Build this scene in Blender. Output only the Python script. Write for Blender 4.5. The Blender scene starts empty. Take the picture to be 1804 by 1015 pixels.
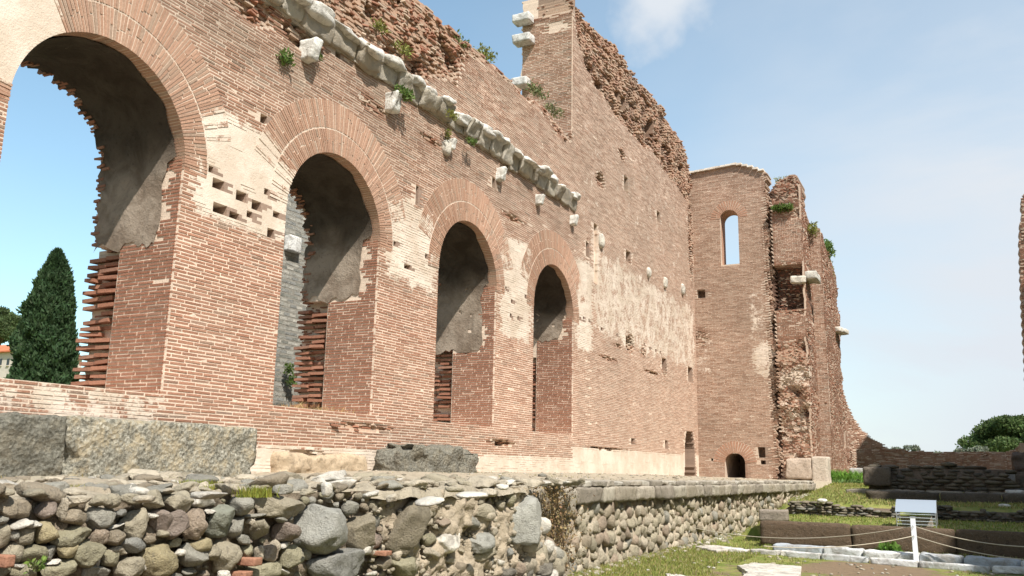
import bpy, bmesh, math
import numpy as np
from mathutils import Vector, Matrix

# ------------------------------------------------------------------ camera, sky, sun, exposure
SC = bpy.context.scene
F_PX, CXP, CYP = 1550.0, 902.0, 507.5            # focal length in pixels of the 1804 px wide photograph
YAW, PITCH, ROLL = math.radians(26.98), math.radians(11.48), math.radians(1.02)
CAM = np.array([0.0, 0.0, 1.6])
_f = np.array([-math.sin(YAW)*math.cos(PITCH), math.cos(YAW)*math.cos(PITCH), math.sin(PITCH)])
_r0 = np.array([math.cos(YAW), math.sin(YAW), 0.0]); _u0 = np.cross(_r0, _f)
_r = math.cos(ROLL)*_r0 + math.sin(ROLL)*_u0
_u = -math.sin(ROLL)*_r0 + math.cos(ROLL)*_u0
cd = bpy.data.cameras.new('camera'); cam = bpy.data.objects.new('camera', cd)
SC.collection.objects.link(cam); SC.camera = cam
cd.sensor_width = 36.0; cd.lens = 36.0*F_PX/1804.0; cd.clip_start = 0.05; cd.clip_end = 6000
cam.matrix_world = Matrix(((_r[0], _u[0], -_f[0], CAM[0]), (_r[1], _u[1], -_f[1], CAM[1]), (_r[2], _u[2], -_f[2], CAM[2]), (0, 0, 0, 1)))

SUN_DIR = np.array([1.4, -1.0, 2.2]); SUN_DIR /= np.linalg.norm(SUN_DIR)
SUN_EL = math.asin(SUN_DIR[2]); SUN_AZ = math.atan2(SUN_DIR[0], SUN_DIR[1])
sd = bpy.data.lights.new('sun', 'SUN'); sun = bpy.data.objects.new('sun', sd); SC.collection.objects.link(sun)
sd.energy = 5.0; sd.angle = math.radians(0.55); sd.color = (1.0, 0.955, 0.89)
sun.rotation_euler = Vector(SUN_DIR).to_track_quat('Z', 'Y').to_euler()
SC.view_settings.view_transform = 'Standard'; SC.view_settings.look = 'None'
SC.view_settings.exposure = 0.66; SC.view_settings.gamma = 1.0

W = bpy.data.worlds.new('World'); SC.world = W; W.use_nodes = True
nt = W.node_tree; nt.nodes.clear()
def N(nt, t, **k):
    n = nt.nodes.new(t)
    for a, b in k.items(): setattr(n, a, b)
    return n
def setin(n, **k):
    for a, b in k.items(): n.inputs[a.replace('_', ' ')].default_value = b
out = N(nt, 'ShaderNodeOutputWorld'); bg = N(nt, 'ShaderNodeBackground'); sky = N(nt, 'ShaderNodeTexSky')
sky.sky_type = 'NISHITA'; sky.sun_disc = False; sky.sun_elevation = SUN_EL; sky.sun_rotation = SUN_AZ
sky.altitude = 60; sky.air_density = 1.0; sky.dust_density = 0.7; sky.ozone_density = 2.2
tc = N(nt, 'ShaderNodeTexCoord')
mp = N(nt, 'ShaderNodeMapping'); mp.inputs['Scale'].default_value = (1.0, 1.0, 2.6)
nt.links.new(tc.outputs['Generated'], mp.inputs['Vector'])
n1 = N(nt, 'ShaderNodeTexNoise'); setin(n1, Scale=2.1, Detail=7.0, Roughness=0.55, Distortion=0.3)
nt.links.new(mp.outputs[0], n1.inputs['Vector'])
cr = N(nt, 'ShaderNodeValToRGB'); cr.color_ramp.elements[0].position = 0.44; cr.color_ramp.elements[1].position = 0.78
nt.links.new(n1.outputs['Fac'], cr.inputs[0])
# thin veil of cloud: thicker low down and to the right of the ruin
sep = N(nt, 'ShaderNodeSeparateXYZ'); nt.links.new(tc.outputs['Generated'], sep.inputs[0])
mr = N(nt, 'ShaderNodeMapRange'); setin(mr, From_Min=0.05, From_Max=0.80, To_Min=1.0, To_Max=0.04); nt.links.new(sep.outputs['Z'], mr.inputs['Value'])
mx = N(nt, 'ShaderNodeMapRange'); setin(mx, From_Min=-0.50, From_Max=0.04, To_Min=0.20, To_Max=1.0); nt.links.new(sep.outputs['X'], mx.inputs['Value'])
mu = N(nt, 'ShaderNodeMath', operation='MULTIPLY'); nt.links.new(mr.outputs[0], mu.inputs[0]); nt.links.new(mx.outputs[0], mu.inputs[1])
m2 = N(nt, 'ShaderNodeMath', operation='MULTIPLY'); nt.links.new(cr.outputs[0], m2.inputs[0]); mk2 = N(nt, 'ShaderNodeMapRange'); setin(mk2, From_Min=-0.30, From_Max=0.25, To_Min=0.10, To_Max=0.95); nt.links.new(sep.outputs['X'], mk2.inputs['Value']); nt.links.new(mk2.outputs[0], m2.inputs[1])
# one soft puff of cloud high above the tower of the long wall
pd = N(nt, 'ShaderNodeVectorMath', operation='DISTANCE')
def ray(px, py): return (px-CXP)/F_PX*_r-(py-CYP)/F_PX*_u+_f
pv = ray(1175, -12); pv = pv/np.linalg.norm(pv); pd.inputs[1].default_value = tuple(pv)
wn = N(nt, 'ShaderNodeTexNoise'); setin(wn, Scale=14.0, Detail=5.0); nt.links.new(tc.outputs['Generated'], wn.inputs['Vector'])
wv = N(nt, 'ShaderNodeVectorMath', operation='SCALE'); wv.inputs['Scale'].default_value = 0.11; nt.links.new(wn.outputs['Color'], wv.inputs[0])
wa = N(nt, 'ShaderNodeVectorMath', operation='ADD'); nt.links.new(tc.outputs['Generated'], wa.inputs[0]); nt.links.new(wv.outputs[0], wa.inputs[1])
wb = N(nt, 'ShaderNodeVectorMath', operation='SUBTRACT'); wb.inputs[1].default_value = (.055, .055, .055); nt.links.new(wa.outputs[0], wb.inputs[0])
nt.links.new(wb.outputs[0], pd.inputs[0])
pm = N(nt, 'ShaderNodeMapRange', interpolation_type='SMOOTHSTEP'); setin(pm, From_Min=0.02, From_Max=0.094, To_Min=1.0, To_Max=0.0); nt.links.new(pd.outputs['Value'], pm.inputs['Value'])
ad = N(nt, 'ShaderNodeMath', operation='ADD', use_clamp=True); nt.links.new(mu.outputs[0], ad.inputs[0]); nt.links.new(m2.outputs[0], ad.inputs[1])
ad2 = N(nt, 'ShaderNodeMath', operation='MAXIMUM'); nt.links.new(ad.outputs[0], ad2.inputs[0]); nt.links.new(pm.outputs[0], ad2.inputs[1])
mixc = N(nt, 'ShaderNodeMix', data_type='RGBA')
nt.links.new(ad2.outputs[0], mixc.inputs[0]); tn = N(nt, 'ShaderNodeMix', data_type='RGBA', blend_type='MULTIPLY'); tn.inputs[0].default_value = 1.0; tn.inputs[7].default_value = (1.0, 1.16, 1.02, 1); nt.links.new(sky.outputs[0], tn.inputs[6]); nt.links.new(tn.outputs[2], mixc.inputs[6]); mixc.inputs[7].default_value = (3.6, 3.85, 4.15, 1)
nt.links.new(mixc.outputs[2], bg.inputs[0]); bg.inputs[1].default_value = 0.135
nt.links.new(bg.outputs[0], out.inputs[0])

# ------------------------------------------------------------------ helpers
RNG = np.random.default_rng(7)
def pl(px, py, axis, v):
    d = ray(px, py); return CAM + (v-CAM[axis])/d[axis]*d
def depth_px(p):                                  # metres per photo pixel at a point
    return float((np.asarray(p)-CAM) @ _f)/F_PX
def _hash(i, j, k, s):
    with np.errstate(over='ignore'):
        h = (i.astype(np.uint32)*np.uint32(374761393) + j.astype(np.uint32)*np.uint32(668265263) + k.astype(np.uint32)*np.uint32(2147483647) + np.uint32(s*7919+13))
        h = (h ^ (h >> np.uint32(13)))*np.uint32(1274126177); h = h ^ (h >> np.uint32(16))
    return h.astype(np.float64)/4294967295.0
def vnoise(p, s=0):
    p = np.asarray(p, float); q = np.floor(p).astype(np.int64); f = p-q; f = f*f*(3-2*f); r = 0
    for dx in (0, 1):
        for dy in (0, 1):
            for dz in (0, 1):
                w = (f[..., 0] if dx else 1-f[..., 0])*(f[..., 1] if dy else 1-f[..., 1])*(f[..., 2] if dz else 1-f[..., 2])
                r = r + w*_hash(q[..., 0]+dx+9000, q[..., 1]+dy+9000, q[..., 2]+dz+9000, s)
    return r*2-1
def fbm(p, s=0, o=4):
    p = np.asarray(p, float); r = 0; a = 1; t = 0
    for i in range(o): r = r + a*vnoise(p*2**i, s+i*17); t += a; a *= .5
    return r/t
def n2(u, z, sc, s=0, o=3): return fbm(np.stack([np.asarray(u)*sc, np.asarray(z)*sc, np.zeros(np.shape(u))+.5], -1), s, o)
def sstep(a, b, x): t = np.clip((x-a)/(b-a), 0, 1); return t*t*(3-2*t)

def mesh_obj(name, V, Fs, mat, parent=None, col=None, smooth=False, matidx=None):
    V = np.asarray(V, np.float32); me = bpy.data.meshes.new(name)
    me.vertices.add(len(V)); me.vertices.foreach_set('co', V.ravel())
    if isinstance(Fs, np.ndarray): sizes = np.full(len(Fs), Fs.shape[1], np.int32); loops = Fs.ravel().astype(np.int32)
    else: sizes = np.array([len(f) for f in Fs], np.int32); loops = np.array([i for f in Fs for i in f], np.int32)
    me.loops.add(len(loops)); me.loops.foreach_set('vertex_index', loops)
    me.polygons.add(len(sizes)); st = np.zeros(len(sizes), np.int32); st[1:] = np.cumsum(sizes)[:-1]
    me.polygons.foreach_set('loop_start', st)
    me.polygons.foreach_set('use_smooth', np.full(len(sizes), smooth))
    if col is not None:
        col = np.asarray(col, np.float32)
        if col.shape[1] == 3: col = np.concatenate([col, np.zeros((len(col), 1), np.float32)], 1)
        a = me.color_attributes.new('Col', 'FLOAT_COLOR', 'POINT'); a.data.foreach_set('color', col.ravel())
    me.update(calc_edges=True); me.validate()
    if isinstance(mat, (list, tuple)):
        for m in mat: me.materials.append(m)
        if matidx is not None: me.polygons.foreach_set('material_index', np.asarray(matidx, np.int32))
    else: me.materials.append(mat)
    o = bpy.data.objects.new(name, me); SC.collection.objects.link(o)
    if parent is not None: o.parent = parent
    return o
def empty(name, loc, label=None, cat=None, group=None, kind=None):
    o = bpy.data.objects.new(name, None); SC.collection.objects.link(o); o.empty_display_size = .3
    tag(o, label, cat, group, kind); return o       # kept at the origin so that children are built in world coordinates
def tag(o, label=None, cat=None, group=None, kind=None):
    if label: o['label'] = label
    if cat: o['category'] = cat
    if group: o['group'] = group
    if kind: o['kind'] = kind
    return o

class Acc:
    def __init__(s): s.V = []; s.F = []; s.C = []; s.n = 0
    def add(s, V, F, C):
        V = np.asarray(V, float).reshape(-1, 3); F = np.asarray(F)
        C = np.asarray(C, float)
        if C.ndim == 1: C = np.tile(C, (len(V), 1))
        if C.shape[1] == 3: C = np.concatenate([C, np.zeros((len(C), 1))], 1)
        s.V.append(V); s.F.append(F+s.n); s.C.append(C); s.n += len(V)
    def build(s, name, mat, parent=None, smooth=False):
        if not s.V: return None
        k = {f.shape[1] for f in s.F}
        F = np.concatenate(s.F) if len(k) == 1 else [tuple(r) for f in s.F for r in f]
        return mesh_obj(name, np.concatenate(s.V), F, mat, parent, np.concatenate(s.C), smooth)
BOXV = np.array([[a, b, c] for a in (-1, 1) for b in (-1, 1) for c in (-1, 1)], float)
BOXF = np.array([[0, 1, 3, 2], [4, 6, 7, 5], [0, 4, 5, 1], [2, 3, 7, 6], [0, 2, 6, 4], [1, 5, 7, 3]])
def boxes(acc, cen, half, ax, col, jit=0.0, rng=RNG):
    """many boxes: cen (n,3), half (n,3), ax (n,3,3) rows = local axes, col (n,3|4)"""
    n = len(cen)
    if n == 0: return
    ax = np.broadcast_to(ax, (n, 3, 3)); half = np.broadcast_to(half, (n, 3))
    L = BOXV[None]*half[:, None, :]
    if jit: L = L + rng.uniform(-jit, jit, L.shape)
    V = np.einsum('nvi,nij->nvj', L, ax)+np.asarray(cen)[:, None, :]
    F = (BOXF[None]+8*np.arange(n)[:, None, None]).reshape(-1, 4)
    col = np.broadcast_to(np.asarray(col, float), (n, np.shape(col)[-1]))
    acc.add(V.reshape(-1, 3), F, np.repeat(col, 8, 0))
def rot_small(n, ax, amp, rng=RNG):
    """random small rotations applied to base axes (n,3,3)"""
    a = rng.uniform(-1, 1, (n, 3))*np.asarray(amp); ax = np.broadcast_to(ax, (n, 3, 3)).copy()
    I = np.tile(np.eye(3), (n, 1, 1)); c, s = np.cos(a), np.sin(a)
    Rx = I.copy(); Rx[:, 1, 1] = c[:, 0]; Rx[:, 1, 2] = s[:, 0]; Rx[:, 2, 1] = -s[:, 0]; Rx[:, 2, 2] = c[:, 0]
    Ry = I.copy(); Ry[:, 0, 0] = c[:, 1]; Ry[:, 0, 2] = -s[:, 1]; Ry[:, 2, 0] = s[:, 1]; Ry[:, 2, 2] = c[:, 1]
    Rz = I.copy(); Rz[:, 0, 0] = c[:, 2]; Rz[:, 0, 1] = s[:, 2]; Rz[:, 1, 0] = -s[:, 2]; Rz[:, 1, 1] = c[:, 2]
    return Rx@Ry@Rz@ax

# ------------------------------------------------------------------ materials
def new_mat(name):
    m = bpy.data.materials.new(name); m.use_nodes = True; t = m.node_tree; t.nodes.clear()
    o = N(t, 'ShaderNodeOutputMaterial'); b = N(t, 'ShaderNodeBsdfPrincipled'); t.links.new(b.outputs[0], o.inputs[0])
    b.inputs['Roughness'].default_value = .9; b.inputs['Specular IOR Level'].default_value = .2
    return m, t, b
def rgbmix(t, fac, a, b, blend='MIX'):
    m = N(t, 'ShaderNodeMix', data_type='RGBA', blend_type=blend)
    for s, v in ((0, fac), (6, a), (7, b)):
        if hasattr(v, 'is_output') or isinstance(v, bpy.types.NodeSocket): t.links.new(v, m.inputs[s])
        else: m.inputs[s].default_value = v if s == 0 else (*v[:3], 1)
    return m.outputs[2]
def noise(t, scale, detail=5, rough=.6, vec=None, dist=0):
    n = N(t, 'ShaderNodeTexNoise'); setin(n, Scale=scale, Detail=float(detail), Roughness=rough, Distortion=float(dist))
    if vec is None:
        g = N(t, 'ShaderNodeNewGeometry'); vec = g.outputs['Position']
    t.links.new(vec, n.inputs['Vector']); return n.outputs['Fac']
def maprange(t, v, a, b, c=0., d=1., smooth=True):
    m = N(t, 'ShaderNodeMapRange', interpolation_type='SMOOTHSTEP' if smooth else 'LINEAR'); setin(m, From_Min=a, From_Max=b, To_Min=c, To_Max=d)
    t.links.new(v, m.inputs['Value']); return m.outputs[0]
def math_(t, op, a, b=None, clamp=False):
    m = N(t, 'ShaderNodeMath', operation=op, use_clamp=clamp)
    for i, v in enumerate((a, b)):
        if v is None: continue
        if isinstance(v, bpy.types.NodeSocket): t.links.new(v, m.inputs[i])
        else: m.inputs[i].default_value = v
    return m.outputs[0]
def bump(t, b, h, strength=.5, dist=.02):
    n = N(t, 'ShaderNodeBump'); n.inputs['Strength'].default_value = strength; n.inputs['Distance'].default_value = dist
    t.links.new(h, n.inputs['Height']); t.links.new(n.outputs[0], b.inputs['Normal'])
def attr(t):
    a = N(t, 'ShaderNodeAttribute', attribute_name='Col'); return a.outputs['Color'], a.outputs['Alpha']

def mat_masonry():
    m, t, b = new_mat('old brick masonry'); c, al = attr(t)
    f = noise(t, 22, 5, .7); c1 = rgbmix(t, maprange(t, f, .3, .7, .78, 1.18, False), (0, 0, 0), c)
    g = noise(t, 2.3, 6, .65, dist=.6); g2 = noise(t, 9, 5, .7)
    s = math_(t, 'ADD', math_(t, 'MULTIPLY', math_(t, 'SUBTRACT', g, .5), 1.5), math_(t, 'MULTIPLY', math_(t, 'SUBTRACT', g2, .5), .9))
    msk = maprange(t, math_(t, 'ADD', al, s), .30, .52)
    pc = rgbmix(t, maprange(t, noise(t, 1.1, 5, .6), .35, .65), (.56, .46, .36), (.68, .58, .48))
    pc = rgbmix(t, maprange(t, noise(t, 5.5, 6, .75), .56, .72, 0, .55), pc, (.40, .27, .18))
    t.links.new(rgbmix(t, msk, c1, pc), b.inputs['Base Color'])
    h = math_(t, 'ADD', noise(t, 35, 4, .7), math_(t, 'MULTIPLY', noise(t, 6, 4, .6), 1.2))
    bump(t, b, h, .7, .015); return m
def mat_stone(name='field stone', spk=.42, bs=.9):
    m, t, b = new_mat(name); c, al = attr(t)
    f = noise(t, 9, 6, .7); f2 = noise(t, 60, 4, .7)
    c1 = rgbmix(t, maprange(t, f, .3, .7, 1-spk, 1+spk, False), (0, 0, 0), c)
    c2 = rgbmix(t, maprange(t, f2, .56, .75, 0, .45), c1, (.50, .47, .40))
    c3 = rgbmix(t, maprange(t, noise(t, 25, 3, .6), .58, .72, 0, .5), c2, (.10, .085, .07))
    t.links.new(c3, b.inputs['Base Color'])
    bump(t, b, math_(t, 'ADD', math_(t, 'MULTIPLY', f, 1.8), f2), bs, .03); return m
def mat_marble():
    m, t, b = new_mat('weathered marble'); c, al = attr(t)
    f = noise(t, 3.5, 7, .7, dist=.8); f2 = noise(t, 18, 6, .75)
    c1 = rgbmix(t, maprange(t, f, .42, .66, 0, .8), c, (.26, .235, .20))
    c2 = rgbmix(t, maprange(t, f2, .56, .7, 0, .6), c1, (.18, .165, .14))
    t.links.new(c2, b.inputs['Base Color']); b.inputs['Roughness'].default_value = .75
    bump(t, b, math_(t, 'ADD', f2, f), .8, .04); return m
def mat_andesite():
    m, t, b = new_mat('pitted andesite'); c, al = attr(t)
    f = noise(t, 4, 6, .7); f2 = noise(t, 24, 5, .8); v = N(t, 'ShaderNodeTexVoronoi'); v.inputs['Scale'].default_value = 15
    g = N(t, 'ShaderNodeNewGeometry'); t.links.new(g.outputs['Position'], v.inputs['Vector'])
    c1 = rgbmix(t, maprange(t, f2, .40, .58), rgbmix(t, .75, c, (.10, .095, .07)), c)
    c2 = rgbmix(t, math_(t, 'MULTIPLY', maprange(t, f, .44, .62, 0, .8), al), c1, (.46, .38, .25))
    c3 = rgbmix(t, math_(t, 'MULTIPLY', maprange(t, noise(t, 9, 6, .8), .50, .62, 0, .85), al), c2, (.52, .49, .40))
    t.links.new(c3, b.inputs['Base Color'])
    bump(t, b, math_(t, 'ADD', f2, math_(t, 'MULTIPLY', v.outputs['Distance'], .9)), 1.0, .05); return m
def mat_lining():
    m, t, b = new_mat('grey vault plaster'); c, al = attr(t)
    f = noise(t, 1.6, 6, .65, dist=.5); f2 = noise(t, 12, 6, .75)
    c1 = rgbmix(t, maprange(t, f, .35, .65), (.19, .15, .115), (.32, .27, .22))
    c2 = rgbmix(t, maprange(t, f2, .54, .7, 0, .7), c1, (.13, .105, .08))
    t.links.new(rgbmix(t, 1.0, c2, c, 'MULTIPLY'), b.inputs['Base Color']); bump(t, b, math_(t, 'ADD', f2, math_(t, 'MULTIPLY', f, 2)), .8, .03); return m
def mat_ground():
    m, t, b = new_mat('ground of dust and grass'); c, al = attr(t)
    f = noise(t, 7, 7, .75); f2 = noise(t, 45, 5, .7)
    c1 = rgbmix(t, maprange(t, f, .3, .7, .65, 1.3, False), (0, 0, 0), c)
    gr = rgbmix(t, maprange(t, noise(t, 3, 5, .6), .4, .6), (.15, .19, .035), (.27, .26, .08))
    mk = maprange(t, math_(t, 'ADD', al, math_(t, 'MULTIPLY', math_(t, 'SUBTRACT', noise(t, 4.5, 6, .75), .5), 1.6)), .40, .62)
    t.links.new(rgbmix(t, mk, c1, gr), b.inputs['Base Color']); bump(t, b, math_(t, 'ADD', f, f2), .9, .04); return m
def mat_leaf(name='foliage', tr=.35):
    m, t, b = new_mat(name); c, al = attr(t); t.links.new(c, b.inputs['Base Color']); b.inputs['Roughness'].default_value = .65
    o = t.nodes['Material Output']; d = N(t, 'ShaderNodeBsdfTranslucent'); t.links.new(c, d.inputs[0]); mx = N(t, 'ShaderNodeMixShader'); mx.inputs[0].default_value = tr
    t.links.new(b.outputs[0], mx.inputs[1]); t.links.new(d.outputs[0], mx.inputs[2]); t.links.new(mx.outputs[0], o.inputs[0]); return m
def mat_plain(name, col, rough=.6, metal=0., var=.15, sc=8):
    m, t, b = new_mat(name); f = noise(t, sc, 5, .65)
    t.links.new(rgbmix(t, maprange(t, f, .3, .7, 1-var, 1+var, False), (0, 0, 0), col), b.inputs['Base Color'])
    b.inputs['Roughness'].default_value = rough; b.inputs['Metallic'].default_value = metal; bump(t, b, f, .25, .01); return m
def mat_sheet():
    m, t, b = new_mat('frosted plastic sheet'); b.inputs['Base Color'].default_value = (.36, .41, .47, 1); b.inputs['Roughness'].default_value = .3; b.inputs['Specular IOR Level'].default_value = .5
    o = t.nodes['Material Output']; d = N(t, 'ShaderNodeBsdfTranslucent'); d.inputs[0].default_value = (.4, .45, .5, 1); mx = N(t, 'ShaderNodeMixShader'); mx.inputs[0].default_value = .3
    t.links.new(b.outputs[0], mx.inputs[1]); t.links.new(d.outputs[0], mx.inputs[2]); t.links.new(mx.outputs[0], o.inputs[0]); return m
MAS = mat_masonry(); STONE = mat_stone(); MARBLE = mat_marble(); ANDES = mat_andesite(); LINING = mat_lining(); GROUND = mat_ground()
LEAF = mat_leaf(); DRY = mat_leaf('dry twigs and leaves', .2)
BARK = mat_plain('bark', (.12, .09, .065), .9, 0, .4, 12)
WPAINT = mat_plain('white painted metal', (.78, .79, .80), .45, .0, .06, 20)
STEEL = mat_plain('galvanised steel', (.55, .57, .58), .4, .8, .1, 30)
ROPE = mat_plain('pale rope', (.42, .37, .28), .9, 0, .2, 60)
STUCCO = mat_plain('house render', (.52, .46, .40), .95, 0, .2, 1.5)
TILE = mat_plain('terracotta roof', (.48, .15, .07), .9, 0, .3, 3)
GLASS = mat_plain('dark window', (.04, .045, .05), .2, 0, .1, 3)
SHEET = mat_sheet()

# ------------------------------------------------------------------ palette
def brick_cols(n, rng, tone=1.0, red=0.0):
    base = np.array([[.49, .262, .172], [.45, .235, .15], [.51, .29, .195], [.45, .268, .182], [.42, .225, .15], [.40, .275, .20]])
    p = np.array([.28, .24, .2, .14, .08, .06]); c = base[rng.choice(6, n, p=p)]
    c = c*rng.uniform(.86, 1.10, (n, 1))*tone*.69
    if np.any(red): r = np.reshape(red, (-1, 1)); c = c*(1-r)+np.array([.36, .135, .08])*r
    return c
MORTAR = np.array([.63, .50, .39])

# ------------------------------------------------------------------ masonry built course by course
CH = 0.067
class Wall:
    def __init__(s, mp, spans, ztop, zbot, thick, ruin=None, plaster=None, tone=None, holes=(), bspans=None, cell=.28, seed=1, blen=.40, dull=0.0, tilt=.006, ch=CH):
        s.mp, s.spans, s.ztop, s.zbot, s.thick, s.seed = mp, spans, ztop, zbot, thick, seed
        s.ruin = ruin or (lambda u, z: np.zeros_like(u)); s.plaster = plaster or (lambda u, z: np.zeros_like(u)-.6)
        s.tone = tone or (lambda u, z: np.ones_like(u)); s.holes = holes; s.bspans = bspans or spans; s.cell = cell; s.blen = blen; s.dull = dull; s.tilt = tilt; s.ch = ch
        s.rng = np.random.default_rng(seed)
    def depth(s, u, z):
        """how far the core's face lies behind the wall plane"""
        r = s.ruin(u, z)
        d = .006 + r*(.06+.42*sstep(-.10, .60, n2(u, z, .9, s.seed+5))+.22*sstep(0, .5, n2(u, z, 2.6, s.seed+8))+.10*n2(u, z, 6, s.seed+6))
        d = np.maximum(d, .006)
        for (a, b, c, e, dd) in s.holes: d = np.where((u > a) & (u < b) & (z > c) & (z < e), dd, d)
        return d
    def edges(s, a, b, step, off):
        k0 = math.floor((a-off)/step)+1; xs = [a]
        x = off+k0*step
        while x < b-1e-6:
            if x-xs[-1] > .05 and b-x > .05: xs.append(x)
            x += step
        xs.append(b); return xs
    def core(s, acc, back=None):
        U0, U1, Z = [], [], []
        nz = int((s.zmax()-s.zbot)/s.ch)+1
        for k in range(nz):
            z = s.zbot+k*s.ch
            for a, b in s.spans(z):
                bd = sorted({x for h in s.holes if h[2] < z+s.ch/2 < h[3] for x in h[:2] if a < x < b})
                pts = [a]+bd+[b]
                for p, q in zip(pts[:-1], pts[1:]):
                    xs = s.edges(p, q, s.cell, (k*.137) % s.cell)
                    U0 += xs[:-1]; U1 += xs[1:]; Z += [z]*(len(xs)-1)
        U0, U1, Z = map(np.array, (U0, U1, Z)); um = (U0+U1)/2; zm = Z+s.ch/2
        ok = zm < s.ztop(um)+.10*n2(um, zm, 2.1, s.seed+3)
        U0, U1, Z, um, zm = U0[ok], U1[ok], Z[ok], um[ok], zm[ok]
        d = s.depth(um, zm); n = len(um); t = s.thick(um, zm) if callable(s.thick) else np.full(n, s.thick)
        t = np.maximum(t, d+.1)
        V = np.empty((n, 8, 3)); i = 0
        for uu in (U0, U1):
            for dd in (-t, -d):
                for zz in (Z, Z+s.ch):
                    V[:, i] = s.mp(uu, dd, zz); i += 1
        r = s.ruin(um, zm)[:, None]; pls = s.plaster(um, zm)
        hl = sstep(.12, .3, d)  # core colour darkens with depth, painting in the shade of the holes
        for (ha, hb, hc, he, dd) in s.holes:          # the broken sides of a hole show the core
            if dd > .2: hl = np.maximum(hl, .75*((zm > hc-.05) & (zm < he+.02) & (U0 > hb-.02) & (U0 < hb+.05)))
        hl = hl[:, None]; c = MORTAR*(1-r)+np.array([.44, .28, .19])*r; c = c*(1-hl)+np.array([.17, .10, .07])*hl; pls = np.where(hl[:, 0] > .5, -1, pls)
        c = s.wmix(c, um, zm, s.rng, (.36, .28, .21)); c = c*s.tone(um, zm)[:, None]*s.rng.uniform(.9, 1.08, (n, 1)); c = c*(1-s.dull)+np.array([.22, .17, .13])*s.dull
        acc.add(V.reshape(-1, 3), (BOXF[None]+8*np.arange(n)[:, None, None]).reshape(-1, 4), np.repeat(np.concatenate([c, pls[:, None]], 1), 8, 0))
    def zmax(s): return float(np.max(s.ztop(np.linspace(s.ur[0], s.ur[1], 80))))+.2
    ur = (0, 1); farmix = None; redden = 0.0; weather = None; farcol = (.36, .225, .16)
    def wmix(s, c, u, z, rng, wc=(.275, .205, .15)):
        if s.weather is None: return c
        w = np.clip(s.weather(u, z), 0, 1)[:, None]; return c*(1-w)+np.array(wc)*rng.uniform(.85, 1.15, (len(c), 1))*w
    def bricks(s, acc):
        rng = s.rng; U0, U1, Z = [], [], []
        nz = int((s.zmax()-s.zbot)/s.ch)+1
        for k in range(nz):
            z = s.zbot+k*s.ch
            for a, b in s.bspans(z):
                off = (k % 2)*s.blen/2+rng.uniform(-.02, .02)+(0 if (k*7) % 5 else .11); xs = s.edges(a, b, s.blen, off)
                xs = [xs[0]]+[x+rng.uniform(-.022, .022) for x in xs[1:-1]]+[xs[-1]]
                U0 += xs[:-1]; U1 += xs[1:]; Z += [z]*(len(xs)-1)
        U0, U1, Z = map(np.array, (U0, U1, Z)); um = (U0+U1)/2; zm = Z+s.ch/2
        r = s.ruin(um, zm); top = s.ztop(um)+.10*n2(um, zm, 2.1, s.seed+3)
        ok = (zm < top) & (U1-U0 > .04)
        for (a, b, c, e, dd) in s.holes: ok &= ~((U1 > a+.04) & (U0 < b-.04) & (zm > c) & (zm < e))
        ok &= rng.random(len(um)) > .0015+.22*r; ok &= s.plaster(um, zm)+.30*n2(um, zm, 2.2, 71)+.12*n2(um, zm, 7, 72) < .80
        U0, U1, Z, um, zm, r = [q[ok] for q in (U0, U1, Z, um, zm, r)]; n = len(um)
        # in broken core only fragments are left
        L = (U1-U0)/2-.0125*rng.uniform(.7, 1.3, n); fr = r*rng.random(n) > .3
        L = np.where(fr, L*rng.uniform(.22, .75, n), L); um = um+np.where(fr, rng.uniform(-.1, .1, n), 0)
        H = np.full(n, .0193)*rng.uniform(.86, 1.12, n)*(s.ch/CH)
        D = np.where(fr, .07, .045); pls = s.plaster(um, zm); dep = s.depth(um, zm)
        prot = rng.uniform(-.003, .006, n)*(1-.6*np.clip(pls, 0, 1)) - .0015
        prot = np.where(fr, -dep+rng.uniform(.0, .10, n), np.where(dep > .02, -dep+.02, prot+np.maximum(-dep, 0)))
        P = s.mp(um, prot-D, zm+rng.normal(0, .0016, n)); e = .05
        T = s.mp(um+e, prot-D, zm)-s.mp(um-e, prot-D, zm); T /= np.linalg.norm(T, axis=1)[:, None]
        Nn = s.mp(um, prot-D+1, zm)-P; Nn[:, 2] = 0; Nn /= np.linalg.norm(Nn, axis=1)[:, None]
        ax = np.stack([T, Nn, np.tile([0, 0, 1.], (n, 1))], 1)
        amp = np.stack([.012+.25*fr, s.tilt+.16*fr, .01+.5*fr], 1)
        ax = rot_small(n, ax, amp, rng)
        c = brick_cols(n, rng, s.tone(um, zm)[:, None], np.clip(r*.5+(s.redden(um, zm) if callable(s.redden) else s.redden), 0, 1)); c = s.wmix(c, um, zm, rng); vf = (s.farmix(um) if s.farmix else 0*um)[:, None]; c = c*(1-vf)+np.array(s.farcol)*s.tone(um, zm)[:, None]*vf; c = c*(1-s.dull)+np.array([.20, .14, .10])*s.dull*rng.uniform(.7, 1.3, (n, 1))
        lt = (rng.random(n) < .42*r)[:, None]; c = np.where(lt, np.array([.47, .36, .27])*rng.uniform(.8, 1.1, (n, 1)), c)
        boxes(acc, P, np.stack([L, D, H], 1), ax, np.concatenate([c, np.where(pls < .1, -1, pls-.04)[:, None]], 1), .0022, rng)
def planar(o, U, Nn):
    o, U, Nn = np.array(o, float), np.array(U, float), np.array(Nn, float)
    return lambda u, d, z: o+np.multiply.outer(np.asarray(u, float), U)+np.multiply.outer(np.broadcast_to(d, np.shape(u)), Nn)+np.multiply.outer(np.asarray(z, float), np.array([0, 0, 1.]))
def blob(u, z, cu, cz, ru, rz): return 1-sstep(.55, 1.15, np.sqrt(((u-cu)/ru)**2+((z-cz)/rz)**2))
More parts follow.
